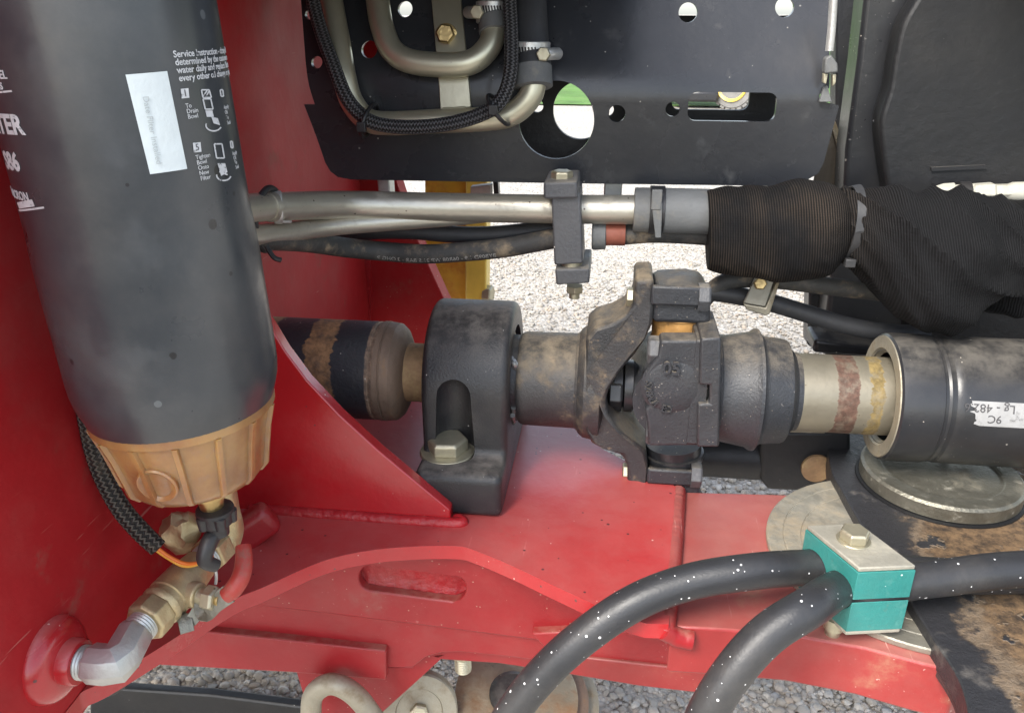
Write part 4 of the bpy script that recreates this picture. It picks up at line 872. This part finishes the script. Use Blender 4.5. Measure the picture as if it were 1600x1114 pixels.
hp = [PY(a, b, y if a < 590 else YT+.002) for a, b, y in ((380, 372, -.070), (470, 377, -.016), (540, 387, .018), (600, 393, 0), (660, 397, 0), (720, 394, 0), (790, 387, 0), (850, 376, 0), (905, 366, 0))]
MB().tube(hp, .0064, 24, n=80).build('hose_wall', 'rubber_dusty', h1_)
hs_ = spl(hp, 10)
def along(sx):
    L_ = 0
    for a, b in zip(hs_, hs_[1:]):
        l = (b-a).length
        if L_+l >= sx: return a.lerp(b, (sx-L_)/l), (b-a).normalized()
        L_ += l
    return hs_[-1], (hs_[-1]-hs_[-2]).normalized()
def hose_print(s0):
    def fn(x, y, z):
        p, t_ = along(s0-x); nrm = V(0, -.78, -.62); w_ = nrm.cross(t_).normalized()
        ang = y/.0064; return p+(nrm*math.cos(ang)+w_*math.sin(ang)*(1))*(.0065)
    return fn
text("BYB09D 1.9 - 06R08 WP 21.5 BAR - 3.OHG P1", .0042, hose_print(.200), 'printed_text', 'print_dim', h1_, ext=0)
h2_ = tag(MB().tube([PY(a, b, YT+.014) for a, b in ((520, 372), (580, 362), (640, 361), (700, 366), (760, 367), (830, 361), (900, 352))], .0056, 20, n=50).build('thin_hose', 'rubber'), 'plain black hose between the long tube and the printed hose', 'hose')
zt = thing('strap_tie', 'wide black tie holding both tubes together beside the filter', 'cable tie', PY(418, 345, -.05))
c = PY(419, 343, -.052); ring = [c+V(.004*math.sin(t_*.5236+.6)*.6, .0145*math.cos(t_*.5236), .0170*math.sin(t_*.5236)) for t_ in range(13)]
MB().tube(ring, .0019, 10, n=60).build('strap', 'plastic_black', zt)
MB().tube([c+V(.002, -.011, -.012), c+V(.006, -.012, -.018), c+V(.009, -.010, -.020)], .0014, 8).build('strap_tail', 'plastic_black', zt)
tk = thing('band_clamp', 'thin bare steel band clamp on the long tube next to the black tie', 'hose clamp', PY(433, 322, YT))
MB().lathe(PY(427, 324, -.046), (1, .5, -.08), [(0, .0088), (.0004, .0092), (.0042, .0092), (.0046, .0088)], 40).build('band', 'clamp_steel', tk)
MB().box(PY(443, 346, -.046), (.009, .002, .0012)).build('band_tail', 'clamp_steel', tk)
# tube clamp block
cb = thing('tube_clamp', 'dark grey cast clamp block bolted round the tubes', 'clamp', PY(893, 455, YT))
cy0 = YT-.022
MB().prism(pxpoly([(861, 300), (906, 300), (911, 412), (866, 415)], cy0), (0, .034, 0)).build('clamp_body', 'grey_cast', cb, bevel=.0012)
MB().prism(pxpoly([(849, 285), (902, 284), (903, 311), (849, 312)], cy0-.003), (0, .040, 0)).build('clamp_cap', 'grey_cast', cb, bevel=.0016)
MB().prism(pxpoly([(867, 421), (921, 420), (921, 443), (869, 446)], cy0-.002), (0, .046, 0)).build('clamp_foot', 'grey_cast', cb, bevel=.0012)
c = PY(878, 283, cy0+.012); hexbolt(cb, PZ(878, 281, c.z+.001), (0, 0, 1), .0068, .0055, 'zinc', washer=(.0085, .001), a0=.3)
c = PY(893, 420, cy0+.008); MB().lathe(c+V(0, 0, -.002), (0, 0, 1), [(0, .0065), (.008, .0065)], 16).build('spacer', 'zinc', cb)
c = PY(898, 446, cy0+.012); hexbolt(cb, c, (0, 0, -1), .0058, .0048, 'zinc', name='nut'); MB().cyl(c+V(0, 0, -.004), c+V(0, 0, -.0085), .0034, 16).build('stud', 'zinc', cb)
# hose on the tube's right end
rh = thing('grey_hose', 'dusty grey rubber hose pushed over the end of the long tube', 'hose', PY(1050, 328, YT))
MB().lathe(PY(990, 328, YT), (1, 0, .0), [(0, .0095), (.0002, .0133), (.001, .0136), (.012, .0138), (.075, .0138)], 40).build('hose_wall', 'rubber_grey', rh)
bk = thing('band_buckle', 'black plastic band clamp with hanging tail on the grey hose', 'hose clamp', PY(1025, 330, YT))
MB().lathe(PY(1014, 328, YT), (1, 0, 0), [(0, .0138), (.0002, .0147), (.0090, .0147), (.0092, .0138)], 40).build('band', 'plastic_black', bk)
MB().box(PY(1026, 312, YT-.0155), (.0062, .003, .012)).build('buckle', 'rubber_grey', bk, bevel=.0006)
MB().prism(pxpoly([(1018, 318), (1035, 318), (1033, 372), (1024, 372)], YT-.0165), (0, .0022, 0)).build('tail', 'rubber_grey', bk, bevel=.0004)
lf = thing('lower_fitting', 'brown dusty hose with a rust-red collar under the grey hose', 'hose', PY(1000, 368, YT))
MB().tube([PY(a, b, YT+.006) for a, b in ((925, 368), (960, 368), (1020, 364), (1080, 366), (1130, 370))], .0064, 24).build('hose_wall', 'rubber_dusty', lf)
MB().lathe(PY(925, 368, YT+.004), (1, 0, .02), [(0, .0085), (.001, .0092), (.0085, .0088), (.009, .0075)], 28).build('ferrule', 'rubber_grey', lf)
MB().lathe(PY(946, 366, YT+.004), (1, 0, .02), [(0, .0072), (.0125, .0072)], 28).build('collar', (lambda: surf('collar_rust', (.26, .075, .045), .6, var=.2, vscale=80))(), lf)

# ================================================================== WOVEN SLEEVE OVER THE HOSE BUNDLE
def loft(stations, seg=72, sub=10, amp=.0025, fr_=(60, 26), seed=0, sq=.86, fold=0.):
    """stations: (px, y_top, y_bottom, depth radius, Y)"""
    P = [Vector((a, b, c)) for a, b, c, d, e in stations]; Q = [Vector((d, e, 0)) for a, b, c, d, e in stations]
    P = spl(P, sub); Q = spl(Q, sub); b = MB(); vs = []; uvs = []; fs = []; L = [0]; cs = []
    for p, q in zip(P, Q):
        t_, bt_ = PY(p[0], p[1], q[1]), PY(p[0], p[2], q[1]); cs.append(((t_+bt_)/2, (t_-bt_)/2, q[0]))
    for (a, _, _), (c, _, _) in zip(cs, cs[1:]): L.append(L[-1]+(c-a).length)
    for i, (c, h, d) in enumerate(cs):
        for k in range(seg):
            a = 2*math.pi*k/seg; ca, sa = math.cos(a), math.sin(a)
            e = h*(math.copysign(abs(sa)**sq, sa))+V(0, -1, 0)*(d*math.copysign(abs(ca)**sq, ca))
            n_ = noise.noise(V(L[i]*fr_[0]+seed, ca*1.1+sa*.6, sa*1.4))+.5*noise.noise(V(L[i]*fr_[0]*1.9+sa*2, ca*2+seed, sa*2.6))
            rg = (1-abs(noise.noise(V(L[i]*fr_[1]*1.3+sa*1.6+seed, ca*.9, sa*.8))))**3-.35
            vs.append(c+e*(1+(n_*amp+rg*amp*fold)/max(h.length, .004)))
    for i in range(len(cs)-1):
        for k in range(seg):
            k2 = (k+1) % seg; fs.append((i*seg+k, i*seg+k2, (i+1)*seg+k2, (i+1)*seg+k)); uvs.append([(k/seg, L[i]), ((k+1)/seg, L[i]), ((k+1)/seg, L[i+1]), (k/seg, L[i+1])])
    fs.append(tuple(range(seg-1, -1, -1))); uvs.append([(0, 0)]*seg); fs.append(tuple(range((len(cs)-1)*seg, len(cs)*seg))); uvs.append([(0, 0)]*seg)
    return b.add(vs, fs, 0, uvs)
sl = thing('woven_sleeve', 'black woven nylon sleeve bunched round a bundle of hoses', 'sleeve', PY(1350, 450, .03))
loft([(1105, 298, 418, .016, .026), (1118, 296, 423, .019, .026), (1160, 293, 430, .021, .025), (1210, 290, 435, .022, .024), (1245, 284, 437, .023, .023), (1270, 286, 432, .023, .022), (1290, 288, 424, .022, .021), (1304, 293, 410, .020, .021), (1318, 303, 395, .016, .022), (1326, 312, 382, .012, .023)], amp=.0018, fold=.5).build('outer_cuff', 'nylon', sl)
loft([(1298, 318, 392, .013, .026), (1318, 304, 402, .016, .024), (1345, 301, 430, .020, .020), (1380, 300, 472, .025, .014), (1415, 299, 500, .028, .010), (1450, 300, 508, .030, .008), (1490, 300, 503, .030, .010), (1530, 303, 478, .028, .016), (1570, 312, 455, .026, .022), (1640, 325, 450, .024, .03)], amp=.0040, fr_=(60, 34), seed=4, fold=1.3).build('inner_sleeve', 'nylon', sl)
loft([(1500, 330, 470, .02, .05), (1540, 312, 490, .025, .045), (1580, 312, 492, .026, .04), (1640, 320, 480, .026, .04)], amp=.005, fr_=(60, 30), seed=9).build('rear_fold', 'nylon', sl)
zt = thing('sleeve_tie', 'flat black cable tie cinching the woven sleeve', 'cable tie', PY(1335, 350, .0))
a, b_ = PY(1345, 300, .012), PY(1322, 410, .012); cc = (a+b_)/2; hv = (a-b_)/2
q = [cc+hv*(1.03*math.sin(t_*.5236))+V(.001, -.021*math.cos(t_*.5236)+.012, 0) for t_ in range(13)]
strip(spl(q, 5), V(.97, 0, .22).normalized(), .0048, .0012).build('strap', 'rubber', zt)
MB().box(b_+V(.001, -.004, .001), (.006, .005, .005)).build('head', 'rubber', zt, bevel=.0006)
# pipe fitting on top right
pf = thing('pale_fitting', 'pale jointed pipe fitting lying behind the woven sleeve', 'fitting', PY(1520, 300, .05))
a = PY(1440, 304, .05); ax = (PY(1610, 300, .05)-a).normalized()
MB().lathe(a, ax, [(0, .001), (.004, .004), (.012, .0065), (.018, .0068), (.0185, .0055), (.030, .0055)], 8).build('nozzle', 'pale_plastic', pf, bevel=.0005, smooth=0)
MB().lathe(a+ax*.021, ax, [(0, .0072), (.006, .0072)], 24).build('collar', 'plastic_black', pf)
MB().lathe(a+ax*.029, ax, [(0, .0062), (.011, .0068), (.012, .0055), (.022, .0055)], 6).build('hex', 'pale_plastic', pf, bevel=.0005, smooth=0)
MB().lathe(a+ax*.048, ax, [(0, .0048), (.004, .0062), (.012, .0062), (.013, .0050), (.07, .0050)], 16).build('stem', 'pale_plastic', pf)

# two hoses and their clip behind the joint
YH = .05
for nm, lb, pts, r in (('clip_hose', 'black hose arching from behind the joint up to the small clip', ((1085, 490), (1105, 462), (1130, 442), (1165, 436), (1215, 438), (1290, 447), (1360, 455), (1420, 462)), .0058), ('clip_hose', 'black hose sagging from the small clip down toward the tube ring', ((1080, 452), (1110, 456), (1150, 462), (1200, 472), (1260, 490), (1320, 508), (1380, 519), (1450, 522)), .0060)):
    tag(MB().tube([PY(a, b, YH) for a, b in pts], r, 20, n=60).build(nm, 'rubber_dusty' if r == .0058 else 'rubber'), lb, 'hose', 'hoses held by the small clip')
sc3 = thing('hose_clip', 'small folded steel clip with one bolt holding two hoses', 'clip', PY(1190, 490, YH))
MB().prism(pxpoly([(1180, 434), (1211, 434), (1196, 480), (1162, 474)], YH-.012), (0, .003, 0)).build('clip_plate', 'clamp_plate', sc3, bevel=.0008)
MB().prism(pxpoly([(1162, 475), (1196, 481), (1216, 436), (1219, 440), (1203, 491), (1197, 494), (1166, 484)], YH-.011), (0, .018, 0)).build('clip_body', 'ring_steel', sc3, bevel=.0008)
hexbolt(sc3, PY(1187, 443, YH-.012), (0, -1, .3), .0042, .0038, 'brass')

# ================================================================== BLACK FRAME OF THE OTHER HALF
rf = thing('black_chassis', 'black painted upright frame of the other machine half behind the sleeve', 'frame', PY(1450, 560, .12))
YF = .115
MB().prism(pxpoly([(1356, -80), (1351, 0), (1340, 100), (1322, 235), (1317, 330), (1300, 420), (1288, 520), (1290, 560), (1700, 560), (1700, -80)], YF), (0, .03, 0)).build('upright_plate', 'black_paint', rf, bevel=.0035, seg=3)
MB().prism(pxpoly([(1265, 435), (1300, 435), (1300, 560), (1262, 540)], YF+.03), (0, .02, 0)).build('side_flange', 'black_paint', rf, bevel=.002)
lip = spl([(1470, -60), (1432, 0), (1410, 40), (1398, 90), (1390, 140), (1376, 190), (1380, 250), (1388, 300)], 5)
MB().prism([PY(p[0], p[1], YF-.022) for p in lip]+[PY(1388, 330, YF-.022), PY(1700, 330, YF-.022), PY(1700, -60, YF-.022)], (0, .021, 0)).build('cover_panel', 'black_dark', rf, bevel=.003, seg=3)
MB().tube([PY(p[0]-1, p[1], YF-.006) for p in spl([(1440, -30), (1420, 20), (1402, 70), (1392, 120), (1380, 170), (1371, 192)], 4)], .003, 10).build('cover_edge_trim', 'grey_cast', rf)
MB().prism(pxpoly([(1455, 262), (1540, 258), (1542, 264), (1456, 268)], YF-.0235), (0, .0015, 0)).build('cover_seam', 'black_paint', rf)
MB().prism(pxpoly([(1307, -80), (1430, -80), (1430, 330), (1312, 330), (1306, 200)], YF+.05), (0, .02, 0)).build('rear_flange', 'grey_cast', rf, bevel=.002)
MB().prism(pxpoly([(1285, 205), (1300, 190), (1338, 300), (1342, 330), (1270, 330), (1272, 285)], YF+.04), (0, .004, 0)).build('diagonal_brace', 'wood_strap', rf, bevel=.0008)
MB().prism(pxpoly([(1298, 190), (1306, 190), (1338, 290), (1340, 310), (1328, 310)], YF+.036), (0, .003, 0)).build('brace_flange', 'ring_steel', rf, bevel=.0006)
MB().prism(pxpoly([(1274, 530), (1390, 545), (1390, 560), (1270, 552)], YF-.03), (0, .03, 0)).build('ledge', 'black_paint', rf, bevel=.003, seg=3)
MB().prism(pxpoly([(1420, 440), (1700, 430), (1700, 545), (1420, 545)], YF-.02), (0, .02, 0)).build('dark_infill', 'black_dark', rf, bevel=.002)

# black lower arm with pin
ZA = -.058
ar = thing('hitch_plate', 'black hitch plate with paint worn to rust round the pin', 'arm', (.28, -.05, ZA-.018))
apx = spl([(1296, 640), (1293, 672), (1294, 705), (1300, 737), (1314, 763), (1343, 815), (1385, 880), (1430, 952), (1466, 1009), (1499, 1062), (1514, 1120), (1520, 1200)], 4)
at_ = [PZ(p[0], p[1], ZA) for p in apx]
MB().prism(at_+[V(.55, at_[-1].y, ZA), V(.55, at_[0].y, ZA)], (0, 0, -.0125)).build('arm_plate', ['arm_rust'], ar, bevel=.0008)
MB().prism([p+V(.0005, 0, -.0128) for p in at_]+[V(.55, at_[-1].y, ZA-.0128), V(.55, at_[0].y, ZA-.0128)], (0, 0, -.003)).build('arm_underplate', 'arm_edge', ar, bevel=.0004)
pc_ = V(.271, -.006, 0); prr = .0465
MB().lathe((pc_.x, pc_.y, ZA+.0003), (0, 0, 1), [(0, prr+.002), (.001, prr+.0018), (.0012, prr-.001)], 72).build('pin_seat', 'black_dark', ar)
pn = thing('pivot_pin', 'round grease-stained steel pin cap on the black arm', 'pin', (pc_.x, pc_.y, ZA))
MB().lathe((pc_.x, pc_.y, ZA+.0012), (0, 0, 1), [(0, prr*.97), (.0008, prr), (.0085, prr), (.0100, prr*.965), (.0103, prr*.93), (.0100, prr*.76), (.0092, prr*.74), (.0090, prr*.70), (.0094, prr*.68), (.0094, .001)], 80).build('cap_disc', 'pin_steel', pn, smooth=30)
zp = PZ(1478, 720, ZA+.0105); MB().lathe(zp, (0, 0, 1), [(-.001, .0022), (.001, .002), (.002, .001)], 12).build('grease_nipple', 'clamp_steel', pn)
ws = thing('thrust_washer', 'large worn steel thrust washer lying on the pink dusty lug', 'washer', (.236, -.073, ZL))
MB().lathe((.236, -.073, ZL+.0002), (0, 0, 1), [(0, .0785), (.0006, .079), (.0030, .079), (.0036, .0782), (.0037, .070), (.0033, .0695), (.0036, .069), (.0036, .060), (.0030, .0595), (.0034, .059), (.0034, .03)], 96).build('washer_disc', 'washer_steel', ws, smooth=25)
# hydraulic rod behind
rd = thing('steering_cylinder', 'dark steering cylinder with round pin head behind the joint', 'cylinder', PY(1200, 720, .05))
a, b_ = PY(1060, 706, .05), PY(1200, 714, .05); MB().lathe(a, b_-a, [(0, .0165), ((b_-a).length, .0168)], 36).build('barrel', 'black_dark', rd)
MB().prism(pxpoly([(1188, 680), (1230, 674), (1330, 674), (1330, 772), (1200, 766), (1188, 750)], .032), (0, .045, 0)).build('clevis', 'black_dark', rd, bevel=.003, seg=3)
c = PY(1275, 730, .032); MB().lathe(c, (0, -1, 0), [(0, .0102), (.0025, .0102), (.003, .009), (.0032, .0005)], 36).build('pin_head', 'rust_neck', rd)
MB().prism(pxpoly([(1232, 667), (1290, 664), (1290, 678), (1234, 676)], .028), (0, .02, 0)).build('clevis_edge', 'ring_steel', rd, bevel=.001)

# ================================================================== TEAL HOSE CLAMP AND BIG HOSES
zt_ = -.020
A, B, D_, C_ = [PZ(*p, zt_) for p in ((1345, 889), (1430, 885), (1362, 828), (1268, 832))]
hx = ((B-A)+(D_-C_)).normalized(); mid = (A+B+C_+D_)/4; hyv = V(-hx.y, hx.x, 0)       # hx: along the hoses, hyv: across, away from viewer
A2 = ((A+B)/2-mid); lenY = abs(hyv.dot(((C_+D_)-(A+B))/2)); sk = ((C_+D_)/2-(A+B)/2)
LX = .0275; sk = sk.normalized(); sklen = .0365; mid = (A+B)/2+sk*(sklen/2)
tcl = thing('teal_clamp', 'bright teal plastic twin hose clamp with steel top plate and bolt', 'clamp', mid+V(0, 0, -.04))
def slab(z0, z1, grow=0., ln=1.): 
    q = []
    for s_, t_ in ((-1, -1), (1, -1), (1, 1), (-1, 1)): q.append(mid+hx*(s_*(LX/2+grow))+sk*(t_*(sklen/2*ln+grow))+V(0, 0, z0-zt_))
    return q
def chalf(zlo, zhi, hole_z, upper):
    """half block with two half-round grooves; drawn as a side profile and pushed along the hose"""
    rr = .0089; prof = []; hs = sklen/2; c1, c2 = -.0089, .0089
    if upper: base = zlo; sgn = 1
    else: base = zhi; sgn = -1
    pts = [(-hs, base)]
    for cc_ in (c1, c2):
        for k in range(13):
            a = math.pi-math.pi*k/12; pts.append((cc_+rr*math.cos(a), hole_z+sgn*max(abs(base-hole_z), rr*math.sin(a))))
    pts += [(hs, base), (hs, zhi if upper else zlo), (-hs, zhi if upper else zlo)]
    return [mid-hx*(LX/2)+sk*s_+V(0, 0, z_-zt_) for s_, z_ in pts]
hz = zt_-.0185
MB().prism(chalf(hz+.0009, zt_-.0022, hz, True), hx*LX).build('upper_half', 'teal', tcl, bevel=.0008)
MB().prism(chalf(zt_-.0365, hz-.0009, hz, False), hx*LX).build('lower_half', 'teal', tcl, bevel=.0008)
MB().prism(slab(zt_-.0020, 0, -.0003), (0, 0, .0024)).build('top_plate', 'clamp_plate', tcl, bevel=.0006)
MB().prism(slab(zt_-.0390, 0, -.0003), (0, 0, .0023)).build('bottom_plate', 'clamp_plate', tcl, bevel=.0006)
cb_ = PZ(1343, 838, zt_+.001); cb_ = mid+V(.0, .0, .0004)+sk*.004
hexbolt(tcl, V(cb_.x, cb_.y, zt_+.0012), (0, 0, 1), .0070, .0052, 'zinc', washer=(.0080, .0008), a0=.3)
sb_ = PZ(1332, 985, zt_-.039); sb_ = mid-sk*.006-hx*.010
MB().lathe((sb_.x, sb_.y, zt_-.038), (0, 0, -1), [(0, .0050), (.006, .0050), (.0065, .0037), (.014, .0037), (.0145, .0030)], 20).build('stud', 'zinc', tcl)
c1w = mid+sk*.0089+V(0, 0, hz-zt_); c2w = mid-sk*.0089+V(0, 0, hz-zt_); RH = .0088
def hose(nm, lb, pts, r=RH): return tag(MB().tube(pts, r, 28, n=110).build(nm, 'hose_black'), lb, 'hose', 'large black hoses held by the teal clamp')
def H(px, py, y): return PY(px, py, y)
hose('loop_hose', 'black speckled hose looping from the teal clamp\'s far groove to the lower centre', [c1w+hx*.22+V(0, -.002, -.0100), c1w+hx*.09+V(0, -.002, -.0098), c1w+hx*.035+V(0, -.001, -.0055), c1w, c1w-hx*.016]+[H(a, b, y) for a, b, y in ((1180, 892, -.140), (1080, 908, -.145), (990, 942, -.152), (905, 1000, -.160), (840, 1062, -.166), (790, 1130, -.172), (750, 1210, -.178))])
hose('loop_hose', 'black speckled hose curling down from the teal clamp\'s near groove', [c2w+hx*.24+V(.02, .006, -.010), c2w+hx*.10+V(0, .004, .003), c2w+hx*.035+V(0, .002, .002), c2w, c2w-hx*.014]+[H(a, b, y) for a, b, y in ((1265, 948, -.172), (1200, 990, -.182), (1145, 1050, -.190), (1100, 1125, -.196), (1075, 1210, -.20))], r=.0088)

# ================================================================== THINGS SEEN THROUGH THE GAPS
yp = thing('yellow_post', 'orange-yellow painted steel post standing behind the red gusset', 'post', PY(710, 470, .42))
YY = .42
MB().prism(pxpoly([(664, 200), (730, 200), (730, 640), (664, 640)], YY), (0, .02, 0)).build('post_face', 'yellow_paint', yp, bevel=.001)
MB().prism(pxpoly([(728, 200), (762, 200), (758, 640), (726, 640)], YY-.012), (0, .03, 0)).build('post_flange', 'yellow_clean', yp, bevel=.002)
hexbolt(yp, PY(757, 459, YY-.004), (1, -.2, 0), .011, .010, 'zinc', name='nut')
gb = thing('grey_bracket', 'small grey bracket just under the panel beside the yellow post', 'bracket', PY(750, 295, .3))
MB().prism(pxpoly([(735, 292), (768, 288), (768, 310), (735, 310)], .33), (0, .01, 0)).build('plate', 'galvanised', gb, bevel=.001)
MB().prism(pxpoly([(770, 284), (778, 284), (780, 312), (772, 312)], .33), (0, .012, 0)).build('leg', 'black_paint', gb, bevel=.0008)
# far machine with a lugged tyre
fm = thing('yellow_loader', 'yellow machine with a chunky lugged tyre far across the yard', 'loader', PZ(1130, 172, GZ))
wc = PZ(1146, 171, GZ)+V(0, 0, .19); wa = V(-.62, -.78, 0).normalized(); wd = V(.78, -.62, 0); k_ = .53
ty = MB().lathe(wc-wa*.02, wa, [(t_*k_, r_*k_) for t_, r_ in ((-.14, .20), (-.14, .33), (-.11, .355), (.11, .355), (.14, .33), (.14, .25))], 48).build('tyre', 'tyre', fm)
for k in range(24):
    for s_ in (-1, 0, 1):
        a = 2*math.pi*(k+.5*(s_ != 0))/24; u = wd*math.cos(a)+V(0, 0, 1)*math.sin(a); tv = -wd*math.sin(a)+V(0, 0, 1)*math.cos(a)
        rot = Matrix((wa, tv, u)).transposed(); MB().box(wc-wa*.02+wa*(s_*.088*k_)+u*.358*k_, (.078*k_, .065*k_, .03*k_), rot).build('tread_lug', 'tyre', ty)
MB().lathe(wc+wa*.05, wa, [(t_*k_, r_*k_) for t_, r_ in ((-.02, .26), (.03, .25), (.0, .20), (-.06, .17), (-.06, .06), (.01, .05), (.02, .01))], 32).build('wheel_rim', 'yellow_clean', fm)
MB().box(wc+V(-.42, .2, -.02), (.62, .3, .14)).build('frame_beam', 'yellow_clean', fm, bevel=.02)
MB().box(wc+V(-.24, .02, -.10), (.24, .1, .08)).build('axle', 'black_paint', fm, bevel=.02)
MB().cyl(wc+V(-.45, .0, -.12), wc+V(-.18, .0, -.02), .03).build('strut', 'galvanised', fm)
